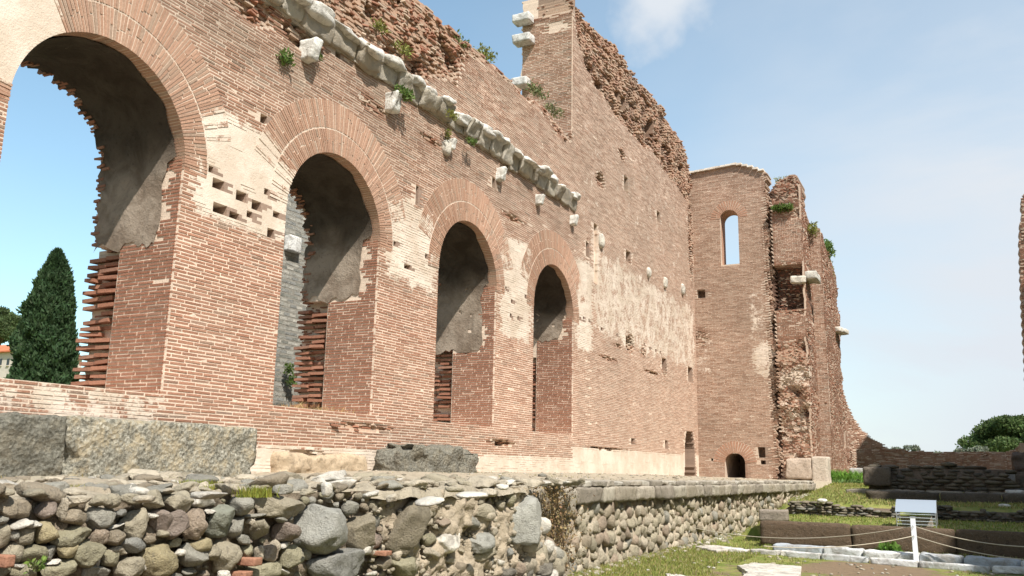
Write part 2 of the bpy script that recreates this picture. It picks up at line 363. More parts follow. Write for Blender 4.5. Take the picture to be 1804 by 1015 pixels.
def rect(u, z, a, b, c, d, e=.35): return sstep(a-e, a+e, u)*(1-sstep(b-e, b+e, u))*sstep(c-e, c+e, z)*(1-sstep(d-e, d+e, z))

def voussoirs(acc, mp, cu, cz, r0, r1, a0, a1, depth, tone=1.0, pls=None, rng=RNG, pitch=.056, proud=.006, red=0):
    """a ring of bricks set on edge round an arch, with its mortar bed"""
    rm = (r0+r1)/2; n = int((a1-a0)*r0/pitch)
    for i in range(n):
        a = a0+(i+.5)*(a1-a0)/n
        if pls is not None and float(pls(np.array([cu+rm*math.cos(a)]), np.array([cz+rm*math.sin(a)]))[0]) > .62+.12*math.sin(i*1.7): continue
        h = (a1-a0)/n/2*.70
        segs = [(r0+.004, r1-.012)] if rng.random() < .45 else [(r0+.004, r0+(r1-r0)*(q := rng.uniform(.35, .65))-.008), (r0+(r1-r0)*q+.008, r1-.012)]
        for ra, rb in segs:
            rb -= rng.uniform(0, .02); aj = a+rng.normal(0, .0015); pr = proud+rng.uniform(-.006, .006)
            uu, zz = [], []
            V = []
            for aa in (aj-h, aj+h):
                for dd in (-depth, pr):
                    for rr in (ra, rb):
                        V.append(mp(np.array(cu+rr*math.cos(aa)), np.array(dd), np.array(cz+rr*math.sin(aa))))
            u, z = cu+rm*math.cos(a), cz+rm*math.sin(a)
            c = brick_cols(1, rng, tone*1.10, red)[0]*.72+np.array([.47, .345, .25])*.28; p = 0 if pls is None else float(pls(np.array([u]), np.array([z]))[0])
            acc.add(np.array(V), BOXF, np.tile([*c, p-.12], (8, 1)))
    m = 48; V = []; Fq = []
    for i in range(m+1):
        a = a0+(a1-a0)*i/m
        for rr in (r0+.012, r1): V.append(mp(np.array(cu+rr*math.cos(a)), np.array(-.008), np.array(cz+rr*math.sin(a))))
        for rr in (r0+.012, r1): V.append(mp(np.array(cu+rr*math.cos(a)), np.array(-depth+.01), np.array(cz+rr*math.sin(a))))
    for i in range(m):
        b = i*4; Fq += [[b, b+4, b+5, b+1], [b, b+2, b+6, b+4], [b+1, b+5, b+7, b+3]]
    V = np.array(V).reshape(-1, 3); al_ = np.full(len(V), .1)
    if pls is not None and abs(float(mp(np.array(0.), np.array(0.), np.array(0.))[0])-XW) < .01: al_ = np.maximum(pls(V[:, 1], V[:, 2]), 0)
    acc.add(V, np.array(Fq), np.concatenate([np.tile(MORTAR, (len(V), 1)), al_[:, None]], 1))

# ================================================================== the long wall with four arches
XW = -12.5; RA = 1.70; ZS = 6.95; SILL = 2.76
ARCH = [9.38, 15.61, 21.80, 27.90]
mpL = planar((XW, 0, 0), (0, 1, 0), (1, 0, 0))
def cut(spans, a, b):
    o = []
    for p, q in spans:
        if b <= p or a >= q: o.append((p, q)); continue
        if a > p: o.append((p, a))
        if b < q: o.append((b, q))
    return [x for x in o if x[1]-x[0] > .03]
UR = (2.5, 46.75)
def spans_core(z):
    s = [UR if z < 14.2 else (29.42, UR[1])]
    if z+CH > SILL:
        for c in ARCH:
            if z < ZS: h = RA+.012
            elif z < ZS+RA: h = math.sqrt(max(RA*RA-(z-ZS)**2, 0))+.02
            else: continue
            s = cut(s, c-h, c+h)
    return s
def spans_brick(z):
    s = [UR if z < 14.2 else (29.42, UR[1])]; zc = z+CH/2
    if zc > SILL:
        for c in ARCH:
            dz = zc-ZS
            if dz < .28: h = RA
            elif dz < .95: h = math.sqrt(2.27**2-dz*dz)
            elif dz < 2.95: h = math.sqrt(max(2.93**2-dz*dz, 0)) if dz < 2.93 else None
            else: h = None
            if h: s = cut(s, c-h, c+h)
    return s
TOPL = np.array([[2, 14.3], [16, 14.35], [18.8, 14.2], [20.5, 14.55], [22.2, 14.3], [23.5, 14.55], [25, 14.35], [27, 14.3], [28.4, 14.05], [29.38, 13.7], [29.42, 20.35], [30.3, 20.2], [30.9, 19.55], [33, 19.9], [34.5, 20.25], [36, 19.9], [38, 20.2], [40, 19.8], [41.5, 20.1], [43, 19.5], [45, 19.3], [46.2, 18.6], [48, 18.0]])
ztopL = lambda u: np.interp(u, TOPL[:, 0], TOPL[:, 1])+.18*n2(u, u*0, .9, 3)
def ruinL(u, z):
    lo = np.interp(u, [2, 12, 16, 19, 20.6, 21.2, 23, 26, 29.3], [11.6, 11.6, 11.7, 12.0, 12.4, 13.5, 14.0, 14.1, 13.75])
    hi = np.interp(u, [29.4, 29.9, 30.6, 33, 36, 40, 44, 47], [19.6, 18.4, 17.4, 17.0, 16.5, 16.7, 16.2, 15.6])
    w = .5*n2(u, z, .8, 21)
    r = np.where(u < 29.4, sstep(-.12, .25, z-lo+w*.8), sstep(-.1, .3, z-hi+w))
    for (cu, cz, ru, rz) in ((16.8, 10.35, .55, .25), (18.9, 8.6, .12, .35), (32.4, 13.2, .5, .35), (35, 15.2, .5, .3), (31.0, 9.9, .12, .5), (28.3, 13.9, 1.0, .3), (46.0, 14, .5, 2.5), (15.0, 1.75, .9, .14),
                             (35.9, 6.9, .5, .45), (37.6, 6.75, .4, .25), (34.3, 6.6, .5, .12), (40.75, 6.3, .4, .45), (38.8, 5.95, 1.2, .1), (33.2, 5.95, 1.1, .10), (17.0, 2.45, 1.2, .10), (24.0, 2.3, .9, .10), (33.0, 2.35, 2.5, .05),
                             (14.0, 11.0, .8, .4), (12.3, 11.0, 1.0, .5), (19.5, 10.4, .6, .12), (24.6, 9.5, .8, .12)):
        r = np.maximum(r, blob(u, z, cu, cz, ru, rz)*.85)
    return r
def plasterL(u, z):
    p = -.6+0*u
    p = np.maximum(p, .98*rect(u, z, 11.35, 14.0, 6.15, 8.35, .28)-.05)
    p = np.maximum(p, .86*rect(u, z, 17.6, 20.0, 6.1, 8.5)-.1)
    p = np.maximum(p, .86*rect(u, z, 23.7, 26.1, 5.5, 8.9)-.1)
    p = np.maximum(p, .86*rect(u, z, 29.8, 31.6, 5.9, 9.5)-.1)
    p = np.maximum(p, .62*rect(u, z, 31.5, 46.4, 6.6, 10.4, .6)-.08)
    p = np.maximum(p, .34*rect(u, z, 30.0, 46.6, 10.3, 15.5, .8)-.1)
    p = np.maximum(p, .95*rect(u, z, 29.5, 47.5, .5, 2.35, .12))
    p = np.maximum(p, .85*rect(u, z, 20.3, 29.6, .5, 1.95, .15))
    p = np.maximum(p, .8*rect(u, z, 12.5, 20.4, .5, 1.95, .12))
    p = np.maximum(p, .60*rect(u, z, 2.0, 11.1, 2.0, 2.74, .1)-.1)
    p = np.maximum(p, .30*rect(u, z, 13.0, 29.6, 1.9, 2.7, .2)-.1)
    p = np.maximum(p, 1.25*rect(u, z, 2.0, 8.35, 7.15, 10.6, .25))
    p = np.maximum(p, .30*rect(u, z, 29.8, 46.6, 2.5, 6.3, .3)-.15)
    p = np.maximum(p, .22*rect(u, z, 20.5, 29.4, 11.5, 14.2, .4)-.1)
    p = np.maximum(p, .2*rect(u, z, 13.5, 46, 8.6, 11.0, .4)-.15)
    return p-.04
def toneL(u, z):
    t = 1.0+.10*n2(u, z, .35, 31)+.10*n2(u, z, 1.4, 33)
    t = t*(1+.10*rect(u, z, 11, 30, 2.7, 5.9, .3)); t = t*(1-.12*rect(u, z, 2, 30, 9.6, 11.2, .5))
    return t
HOLES = []
def hole(px, py, wu, wz, d=.45):
    p = pl(px, py, 0, XW); HOLES.append((p[1]-wu/2, p[1]+wu/2, p[2]-wz/2, p[2]+wz/2, d))
for a in ((385, 325, .30, .2), (425, 347, .28, .22), (452, 360, .26, .2), (388, 368, .36, .26), (413, 380, .26, .1), (440, 378, .16, .13), (487, 380, .2, .13), (477, 411, .2, .2), (465, 210, .2, .2), (380, 165, .2, .2), (718, 470, .3, .14),
          (1103, 325, .5, .8), (1160, 382, .5, .55), (1107, 452, .6, .5), (1115, 777, .42, .3), (1174, 784, .42, .36), (1206, 515, .5, .5), (1213, 385, .3, .3), (1100, 185, .7, .9, .8), (1062, 150, .7, .5, .7), (1172, 262, .9, .8, .8), (1150, 225, .7, .9, .7), (1090, 165, .6, .5), (1198, 330, .4, .5),
          (1170, 643, .65, .6), (1216, 660, .8, .75), (1106, 602, .5, .42), (1087, 590, .14, .14), (1060, 579, .2, .16), (1135, 607, .16, .16), (1145, 613, .16, .14), (1155, 618, .14, .12), (1163, 621, .14, .12), (1028, 562, .12, .16), (1038, 566, .12, .14),
          (900, 556, .12, .14), (913, 562, .12, .14), (902, 530, .13, .12), (735, 345, .13, .5), (1035, 440, .3, .6, .3), (596, 95, .2, .2), (870, 323, .2, .3, .3), (985, 205, .3, .25), (940, 320, .2, .16), (1180, 200, .5, .5), (1125, 140, .6, .4, .6)):
    hole(a[0], a[1], a[2], a[3], a[4] if len(a) > 4 else .42)
for k in range(9): HOLES.append((31.02, 31.1, 5.55-k*.335, 5.62-k*.335, .2))
HOLES.append((31.65, 32.05, 8.75, 11.2, .13))
for (zz, ww) in ((1.2, .0), (1.45, .05), (1.7, .1), (1.95, .1), (2.2, .1), (2.45, .1), (2.7, .12), (2.95, .18), (3.15, .25), (3.3, .32)): HOLES.append((43.85+ww*1.6, 45.95-ww*1.4, zz, zz+.26, .9))
for (cu, cz) in [(c+s*o, z) for c in ARCH for s in (-1, 1) for o, z in ((2.35, 7.1),)]: HOLES.append((cu-.06, cu+.06, cz-.06, cz+.06, .25))
def thickL(u, z): return 1.5+0*u
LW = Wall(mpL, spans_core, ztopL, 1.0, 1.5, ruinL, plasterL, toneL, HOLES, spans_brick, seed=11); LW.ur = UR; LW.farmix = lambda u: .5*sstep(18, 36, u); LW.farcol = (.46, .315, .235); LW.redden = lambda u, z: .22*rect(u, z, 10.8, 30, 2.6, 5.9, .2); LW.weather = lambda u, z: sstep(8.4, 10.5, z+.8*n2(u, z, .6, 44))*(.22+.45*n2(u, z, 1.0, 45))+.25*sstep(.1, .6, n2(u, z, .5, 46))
BAS = empty('basilica_wall', (0, 0, 0), 'long sunlit red brick wall pierced by four round arches, with a broken white cornice above them', 'ruined wall')
a = Acc(); LW.core(a)
# rear leaf of the wall, broken back wider below the vaults
def spans_back(z):
    s = [(2.5 if z < 14.2 else 29.43, 46.7)]
    if z+CH > SILL-.03:
        for c in ARCH:
            if z < 5.6: h = RA+.30
            elif z < ZS: h = RA+.015
            elif z < ZS+RA: h = math.sqrt(max(RA*RA-(z-ZS)**2, 0))+.02
            else: continue
            s = cut(s, c-h, c+h)
    return s
LB = Wall(planar((XW-1.5, 0, 0), (0, 1, 0), (1, 0, 0)), spans_back, lambda u: ztopL(u)-.05, 1.0, lambda u, z: np.where(z < 5.6, .95, .72)+.12*n2(u*1.7, z*1.7, 3, 77), seed=12, cell=.45)
LB.depth = lambda u, z: 0.001+0*u; LB.ur = UR; LB.core(a)
a.build('wall_core', MAS, BAS)
a = Acc(); LW.bricks(a); a.build('brick_facing', MAS, BAS)
# narrow end of the high wall, facing the camera
END = Wall(planar((XW, 29.40, 0), (-1, 0, 0), (0, -1, 0)), lambda z: [(0.02, 2.18 if z < 19.3 else 1.55)], lambda u: 20.6-.3*u, 13.9, .3, ruin=lambda u, z: np.maximum(sstep(19.1, 19.6, z)*.8, .6*blob(u, z, 0.7, 18.75, .5, .25)),
           tone=lambda u, z: .88+.12*n2(u, z, .9, 5)-.30*sstep(18.6, 19.6, z), seed=15); END.ur = (0, 2.2)
a = Acc(); END.core(a); END.bricks(a); a.build('end_face', MAS, BAS)

# jambs, linings, broken rear edges, arch rings
jz = {0: 5.55, 1: 5.6, 2: 5.05, 3: 6.25}
for i, c in enumerate(ARCH):
    a = Acc()
    for sgn in (1, -1):
        yj = c+sgn*RA
        def jspan(z, i=i):
            zc = z+CH/2; w = 1.49
            if zc > jz[i]: w = .42+.16*math.sin(zc*9+i)+.10*math.sin(zc*31)
            if i == 2 and zc > 5.05: w = .62+.30*math.sin(zc*3.1)+.08*math.sin(zc*27)
            return [(.05, w)]
        J = Wall(planar((XW, yj+sgn*.0, 0), (-1, 0, 0), (0, -sgn, 0)), jspan, lambda u: ZS+.15+0*u, SILL, .1, tone=lambda u, z: .80+.12*n2(u, z, 1.2, 8), seed=30+i*2+(sgn > 0)); J.ur = (0, 1.5); J.farmix = None; J.redden = .40
        J.bricks(a)
    a.build('jamb_facing', MAS, BAS)
    # plaster lining of the vault, running down both jambs
    prof = []
    zl = jz[i]
    for t in np.arange(zl, ZS, .12): prof.append((RA, t, 0))
    for an in np.linspace(0, math.pi, 49): prof.append((RA*math.cos(an), ZS+RA*math.sin(an), an))
    for t in np.arange(ZS-.12, zl, -.12): prof.append((-RA, t, math.pi))
    P = np.array(prof); m = 26; xs = np.linspace(0, 1, m); Vv = []
    front = .26+.24*(P[:, 1] < ZS+.2)+.10*vnoise(np.stack([P[:, 0]*3, P[:, 1]*3, P[:, 2]+i*5.], 1), 8); backx = 2.22+.10*np.sin(P[:, 2]*17+i)+.06*np.sin(P[:, 2]*41+P[:, 1]*13)
    for (y, z, an), f0, b0 in zip(P, front, backx):
        nx, nz = (math.cos(an), math.sin(an))
        for q in xs:
            x = f0+(b0-f0)*q
            dd = .016+.022*float(vnoise(np.array([x*2.1, y*2.1+i*9, z*2.1]), 4))+.010*float(vnoise(np.array([x*8, y*8, z*8]), 5))
            Vv.append((XW-x, c+y-nx*dd, z-nz*dd))
    Vv = np.array(Vv); tb = np.clip((zl+.45-Vv[:, 2])/.45, 0, 1); Vv[:, 2] += tb*(.16*vnoise(np.stack([Vv[:, 0]*2.2, Vv[:, 1], Vv[:, 0]*0], 1), 21)+.09*vnoise(np.stack([Vv[:, 0]*8, Vv[:, 1], Vv[:, 0]*0], 1), 22)); k = len(P); idx = np.arange(k*m).reshape(k, m)
    Fq = np.stack([idx[:-1, :-1], idx[:-1, 1:], idx[1:, 1:], idx[1:, :-1]], -1).reshape(-1, 4)
    # a few pock holes in the plaster
    keep = np.ones(len(Fq), bool)
    if i in (2, 3): 
        cc = Vv[Fq].mean(1); rr = np.random.default_rng(5+i)
        for _ in range(8):
            q = np.array([rr.uniform(-14.4, -13.1), c+RA, rr.uniform(zl+.2, 7.2)])
            keep &= ~(np.linalg.norm(cc-q, axis=1) < .055)
    mesh_obj('vault_lining', Vv, Fq[keep], LINING, BAS, np.concatenate([np.repeat(1-.80*sstep(ZS-.5, ZS+.7, Vv[:, 2:3]+.25*vnoise(Vv*1.5, 6)[:, None]), 3, 1)*[.98, .94, .90], np.zeros((len(Vv), 1))], 1), True)  # painted darker above the springing, standing in for the vault's shade
    # broken rear edge: slabs left sticking out like teeth, and a ragged rim to the vault
    a = Acc(); rg = np.random.default_rng(60+i)
    for sgn in (1, -1):
        yj = c+sgn*RA; nn = 20; zlo = 2.86
        for k in range(nn):
            z = zlo+k*.134
            for (x0, x1, dy) in ((1.52, 2.02, .02), (2.04, 2.56, .10)):
                if rg.random() < .10: continue
                x1 += rg.uniform(-.05, .03); x0 = x0+(rg.uniform(.1, .25) if rg.random() < .2 else 0); pr = rg.uniform(-.02, .13)+dy; z += rg.uniform(-.012, .012)
                if 4.0 < z < 4.35 and x0 < 2: pr += .1
                cx_, hx = -(x0+x1)/2, (x1-x0)/2
                y0, y1 = yj-sgn*0+sgn*pr, yj+sgn*.42
                ax = rot_small(1, np.eye(3)[None], [.06, .05, .10], rg)
                boxes(a, np.array([[XW+cx_, (y0+y1)/2, z]]), np.array([[hx, abs(y1-y0)/2, .034]]), ax, brick_cols(1, rg, .92, .40), .004, rg)
        # inner face of the broken part
        Wt = Wall(planar((XW, yj+sgn*.27, 0), (-1, 0, 0), (0, -sgn, 0)), lambda z: [(1.5, 2.5)], lambda u: 5.6+0*u, 2.8, .1, ruin=lambda u, z: .6+.3*n2(u, z, 3, 3), tone=lambda u, z: .8+0*u, seed=70+i); Wt.ur = (1.5, 2.5); Wt.bricks(a)
    for an in np.linspace(-.1, math.pi+.1, 130):
        if rg.random() < .15: continue
        an = an+rg.uniform(-.01, .01); rr_ = RA+rg.uniform(.05, .16); xx = 2.14+rg.uniform(-.06, .12); p = np.array([[XW-xx, c+rr_*math.cos(an), ZS+rr_*math.sin(an)]])
        ca, sa = math.cos(an), math.sin(an); ax = np.array([[[1, 0, 0], [0, ca, sa], [0, -sa, ca]]]); ax = rot_small(1, ax, [.05, .1, .1], rg)
        boxes(a, p, np.array([[.10, .13*rg.uniform(.6, 1.2), .024]]), ax, brick_cols(1, rg, .8, .2), .004, rg)
    for sgn in (1, -1):
        for z in np.arange(5.62, ZS, .067):
            if rg.random() < .2: continue
            boxes(a, np.array([[XW-2.2+rg.uniform(-.1, .05), c+sgn*(RA+.12), z]]), np.array([[.10, .13*rg.uniform(.7, 1.15), .024]]), rot_small(1, np.eye(3)[None], [.05, .05, .2], rg), brick_cols(1, rg, .8, .2), .004, rg)
    a.build('broken_brick_edge', MAS, BAS)
    pr = lambda u, z: plasterL(u, z)*.8-.1
    a = Acc(); voussoirs(a, mpL, c, ZS, RA, 2.27, math.radians(-2), math.radians(182), .30, 1.0, pr, rg); a.build('arch_ring', MAS, BAS)
    a = Acc(); voussoirs(a, mpL, c, ZS, 2.285, 2.95, math.radians(17), math.radians(163), .12, 1.03, pr, rg, proud=.004); a.build('arch_ring', MAS, BAS)

# rocks and blocks
def ico(level):
    bm = bmesh.new(); bmesh.ops.create_icosphere(bm, subdivisions=level, radius=1); V = np.array([v.co[:] for v in bm.verts]); Fq = np.array([[v.index for v in f.verts] for f in bm.faces]); bm.free(); return V, Fq
ICO = {k: ico(k) for k in (1, 2, 3, 4)}
def rock(center, half, rot=(0, 0, 0), lvl=3, sq=.75, amp=.12, rough=.03, seed=0, facet=0):
    V, Fq = ICO[lvl]; rg = np.random.default_rng(seed); v = V.copy()
    v = np.sign(v)*np.abs(v)**sq; v /= np.abs(v).max()
    if facet:
        for _ in range(facet):
            nrm = rg.normal(size=3); nrm /= np.linalg.norm(nrm); h = rg.uniform(.55, .85); d = v@nrm; v = np.where((d > h)[:, None], v-(d-h)[:, None]*nrm*.9, v)
    nn = v/np.linalg.norm(v, axis=1)[:, None]
    v = v*(1+amp*fbm(v*1.1+seed*3.7, 1, 3)[:, None])+nn*rough*fbm(v*4.5+seed*1.3, 9, 3)[:, None]
    v = v*np.asarray(half); R_ = np.array(Matrix.Rotation(rot[2], 3, 'Z')@Matrix.Rotation(rot[1], 3, 'Y')@Matrix.Rotation(rot[0], 3, 'X'))
    return v@R_.T+np.asarray(center), Fq
def rbox(center, half, seg=6, amp=.02, sc=3, seed=0, rot=None, round_=.06, chip=0):
    """a dressed block with worn edges and uneven faces"""
    g = [max(2, int(seg*h/max(half)))+1 for h in half]; Vs = []; Fs = []; n = 0
    for ax in range(3):
        for s in (-1, 1):
            b, c = [k for k in range(3) if k != ax]; p = np.linspace(-1, 1, g[b]*2+1); q = np.linspace(-1, 1, g[c]*2+1); A, B = np.meshgrid(p, q, indexing='ij')
            P = np.zeros(A.shape+(3,)); P[..., ax] = s; P[..., b] = A; P[..., c] = B; k = np.arange(A.size).reshape(A.shape)+n
            f = np.stack([k[:-1, :-1], k[1:, :-1], k[1:, 1:], k[:-1, 1:]], -1).reshape(-1, 4)
            flip = (s > 0) == (ax == 1)
            Fs.append(f[:, ::-1] if flip else f); Vs.append(P.reshape(-1, 3)); n += A.size
    V = np.concatenate(Vs); Fq = np.concatenate(Fs); h = np.asarray(half, float)
    P = V*h; r = round_*min(h)*2; inner = np.clip(P, -(h-r), h-r); d = P-inner; L = np.linalg.norm(d, axis=1)[:, None]; P = inner+np.where(L > 1e-9, d/np.maximum(L, 1e-9)*np.minimum(L, r), 0)
    w = P+np.array([seed*7.3, seed*3.1, seed*1.7]); nz = np.stack([fbm(w*sc, 1), fbm(w*sc+50, 2), fbm(w*sc+90, 3)], -1); P = P+nz*amp
    if chip:
        q = fbm(w*sc*.6+7, 11, 3); e = np.sort(np.abs(V), axis=1)[:, 1:].sum(1)-1; P = P*(1-chip*np.clip(q-.05, 0, 1)[:, None]*np.clip(e, 0, 1)[:, None])
    if rot is not None: P = P@np.array(rot).T
    return P+np.asarray(center), Fq
def rz(a): return np.array(Matrix.Rotation(a, 3, 'Z'))
def weld(o):
    bm = bmesh.new(); bm.from_mesh(o.data); bmesh.ops.remove_doubles(bm, verts=bm.verts, dist=.0008); bm.to_mesh(o.data); bm.free(); return o
def one(name, VF, mat, parent=None, col=(.5, .5, .5), smooth=True, w=False):
    V, Fq = VF; c = np.tile(np.array([*col, 0][:4], float), (len(V), 1)); o = mesh_obj(name, V, Fq, mat, parent, c, smooth)
    return weld(o) if w else o

# broken marble cornice running above the arches
CORN = mesh_obj('cornice', *rbox((XW-.08, 20.0, 11.36), (.10, 9.6, .20), 60, .05, 2.5, 3), MARBLE, BAS, None, True); 
me = CORN.data; ca = me.color_attributes.new('Col', 'FLOAT_COLOR', 'POINT'); ca.data.foreach_set('color', np.tile([.40, .36, .30, 0], len(me.vertices)).astype(np.float32))
y = 10.6; k = 0; rg = np.random.default_rng(5)
while y < 29.4:
    L = rg.uniform(.5, 1.05); h = .26+rg.uniform(-.07, .05); pr = rg.uniform(.12, .27); z = 11.38+rg.uniform(-.05, .05)
    V, Fq = rbox((XW+pr-.12, y+L/2, z), (pr, L/2-.006, h), 9, .10, 3.0, k+1, None, .12, .55)
    # moulding: undercut below, lip above
    t = (V[:, 2]-(z-h))/(2*h); V[:, 0] -= (V[:, 0] > XW)*(V[:, 0]-XW)*(1-t)*.55; tilt = rg.uniform(-.05, .05); V[:, 2] += (V[:, 1]-y-L/2)*tilt
    tint = rg.choice([0, 1], p=[.6, .4]); one('cornice_block', (V, Fq), MARBLE, CORN, ((.42, .375, .30), (.34, .29, .22))[tint], True, True); 
    if rg.random() < .92:      # weathered lump lying on top of the block
        V, Fq = rock((XW+.12+rg.uniform(-.05, .1), y+L/2+rg.uniform(-.15, .15), z+h+.0), (.25, L*.60, .11+rg.uniform(0, .09)), (0, 0, rg.uniform(-.2, .2)), 3, .8, .34, .16, 300+k, 4)
        one('cornice_block', (V, Fq), MARBLE, CORN, (.62, .59, .53))
    y += L; k += 1
for j, (px, py, s) in enumerate(((545, 90, 1.0), (690, 182, 1.0), (882, 308, .8), (950, 352, .7), (1010, 388, .7), (795, 255, .6))):
    p = pl(px, py, 0, XW+.1); V, Fq = rbox((XW+.10, p[1], p[2]), (.22*s, .15*s, .27*s), 5, .05, 4, 90+j, None, .2, .5); t = (V[:, 2]-p[2])/.5; V[:, 0] += t*.12*(V[:, 0] > XW)
    one('corbel', (V, Fq), MARBLE, BAS, (.70, .68, .62), True, True)
for j, (px, py, s) in enumerate(((1062, 425, .3), (1205, 510, .3), (1174, 498, .28), (1145, 480, .25), (790, 260, .25))):
    p = pl(px, py, 0, XW+.1); one('corbel', rock((XW+.02, p[1], p[2]), (.14, s*.7, s), (0, 0, 0), 3, .8, .2, .05, 77+j), MARBLE, BAS, (.62, .57, .48))
for j, (z, lx) in enumerate(((19.25, .75), (18.35, .8), (16.5, .68))):
    one('projecting_block', rbox((XW-2.42+lx/2, 29.12, z), (lx/2, .26, .17), 6, .02, 3, 120+j, None, .08, .2), MARBLE, BAS, (.60, .585, .55), True, True)

# ================================================================== end wall with the window and the low doorway
YE = 46.6; mpE = planar((0, YE, 0), (1, 0, 0), (0, -1, 0))
WC, WR, WZ0, WZ1 = -10.51, .49, 12.48, 15.08
DC, DR, DZ1 = -10.61, .52, 1.98
def spE(z, ring=False):
    s = [(-13.4, -8.36+.10*math.sin(z*3.3)+.06*math.sin(z*17)+(0.0 if z < 13 else -.05))]; zc = z+(CH/2 if ring else 0)
    for c, r, z0, z1, R1 in ((WC, WR, WZ0, WZ1, 1.02), (DC, DR, 0, DZ1, 1.12)):
        if zc < z0: continue
        rr = R1 if (ring and zc > z1+.06) else r
        if zc < z1+.06 and ring or (not ring and zc < z1): h = r
        elif zc < z1+rr: h = math.sqrt(max(rr*rr-(zc-z1)**2, 0))
        else: continue
        if not (c == DC and not ring): s = cut(s, c-h, c+h)
        elif ring: s = cut(s, c-h, c+h)
    return s
topE = np.array([[-13.5, 17.85], [-12.6, 17.92], [-11.2, 18.0], [-10, 18.08], [-9.1, 17.75], [-8.8, 17.55], [-8.3, 17.45], [-8, 17.4]])
HE = [(-12.37, -11.92, 10.78, 11.28, .5), (-9.42, -9.05, 2.3, 2.82, .5), (-11.85, -11.6, 2.05, 2.2, .4), (-9.3, -9.05, 1.95, 2.12, .4)]
zq = 1.0
while zq < DZ1+DR:                                    # the doorway is a deep blind tunnel
    h = DR if zq < DZ1 else math.sqrt(max(DR*DR-(zq-DZ1)**2, 0)); HE.append((DC-h, DC+h, zq, min(zq+CH, DZ1+DR), 3.4)); zq += CH
def plE(u, z):
    p = -.4+0*u; p = np.maximum(p, .55*blob(u, z, -8.95, 7.35, .75, 1.15)); p = np.maximum(p, .42*rect(u, z, -9.7, -8.4, 8.2, 11, .4)-.05); p = np.maximum(p, .35*rect(u, z, -12.5, -11.6, 6.5, 9, .4)-.05); p = np.maximum(p, .25*rect(u, z, -12, -8.4, 1.0, 2.0, .3)-.05); return p
EW = Wall(mpE, lambda z: spE(z), lambda u: np.interp(u, topE[:, 0], topE[:, 1]), 1.0, lambda u, z: np.where(z < 3, 3.6, 1.15), ruin=lambda u, z: np.maximum(.7*sstep(-8.75, -8.4, u+.25*n2(u, z, 1.2, 9)), .45*blob(u, z, -12.2, 8.6, .4, .6)),
          plaster=plE, tone=lambda u, z: .96+.10*n2(u, z, .5, 4)+.08*n2(u, z, 1.6, 7)-.10*rect(u, z, -12.5, -8.4, 9, 12, 1.0)-.1*sstep(16.5, 17.8, z), holes=HE, bspans=lambda z: spE(z, True), seed=41, blen=.38); EW.ur = (-12.5, -8.3); EW.farmix = lambda u: .5+0*u; EW.weather = lambda u, z: .28+.6*n2(u, z, .6, 47)
ENDW = empty('apse_wall', (0, 0, 0), 'tall plain brick end wall with one arched window high up and a small dark arched doorway at its foot', 'ruined wall')
a = Acc(); EW.core(a); a.build('wall_core', MAS, ENDW)
a = Acc(); EW.bricks(a); a.build('brick_facing', MAS, ENDW)
rg = np.random.default_rng(8)
a = Acc(); voussoirs(a, mpE, WC, WZ1, WR, 1.04, math.radians(2), math.radians(178), .3, 1.0, None, rg, pitch=.075, red=.3); a.build('window_arch', MAS, ENDW)
a = Acc(); voussoirs(a, mpE, DC, DZ1, DR, 1.14, math.radians(2), math.radians(178), .3, 1.0, None, rg, pitch=.075, red=.35); a.build('doorway_arch', MAS, ENDW)
a = Acc()                                             # reveal of the window
for c, r, z0, z1 in ((WC, WR, WZ0, WZ1),):
    pr = [(-r, t) for t in np.arange(z0, z1, .2)]+[(-r*math.cos(t), z1+r*math.sin(t)) for t in np.linspace(0, math.pi, 19)]+[(r, t) for t in np.arange(z1-.1, z0, -.2)]+[(r, z0), (-r, z0)]
    V = [];
    for (x, z) in pr: V += [(c+x*.995, YE+.25, z), (c+x*.995, YE+1.15, z)]
    a.add(np.array(V), np.array([[2*i, 2*i+1, 2*i+3, 2*i+2] for i in range(len(pr)-1)]), [.42, .24, .16, -.2])
a.build('window_reveal', MAS, ENDW)
a = Acc()
for i in range(14):                                   # pale mortar coping
    u0, u1 = -12.6+i*.29, -12.6+(i+1)*.29; z0 = float(np.interp((u0+u1)/2, topE[:, 0], topE[:, 1]))
    boxes(a, np.array([[(u0+u1)/2, YE+.5, z0+.06]]), np.array([[.146, .66, .05]]), np.eye(3)[None], np.array([[.66, .60, .52, .3]]), .012, rg)
a.build('coping', MAS, ENDW)

# ================================================================== broken pier and flank of the apse
PIER = empty('apse_flank', (0, 0, 0), 'ragged brick pier with a hollow face and plants on its ledge, joined to the apse', 'ruined pier')
topP = lambda u: np.interp(u, [-8.4, -8.1, -7.8, -7.2, -6.8, -6.55], [16.4, 16.5, 16.9, 17.15, 17.0, 16.6])
def ruP(u, z):
    r = .30+.25*n2(u, z, .9, 5)
    r = np.maximum(r, .9*rect(u, z, -8.3, -6.85, 9.6, 12.2, .15)); r = np.maximum(r, .8*rect(u, z, -8.4, -6.6, 4.3, 8.1, .25)); r = np.maximum(r, .55*rect(u, z, -8.4, -6.5, 1, 5.2, .3)); r = np.maximum(r, sstep(15.4, 16.2, z)*.7)
    r = r*(1-.95*rect(u, z, -8.2, -6.6, 12.4, 14.6, .1)); r = r*(1-.8*rect(u, z, -8.2, -6.6, 8.4, 9.5, .1)); return r
def plP(u, z): return np.maximum.reduce([-.35+0*u, .45*rect(u, z, -8.4, -6.4, 3.0, 5.3, .35)-.05, .28*rect(u, z, -8.4, -6.4, 1, 3, .3), .6*rect(u, z, -8.3, -6.5, 5.6, 7.0, .3)-.15])
edgeP = lambda z: -6.66+.03*math.sin(z*5)+.03*math.sin(z*13)-(.12 if z > 15.2 else 0)
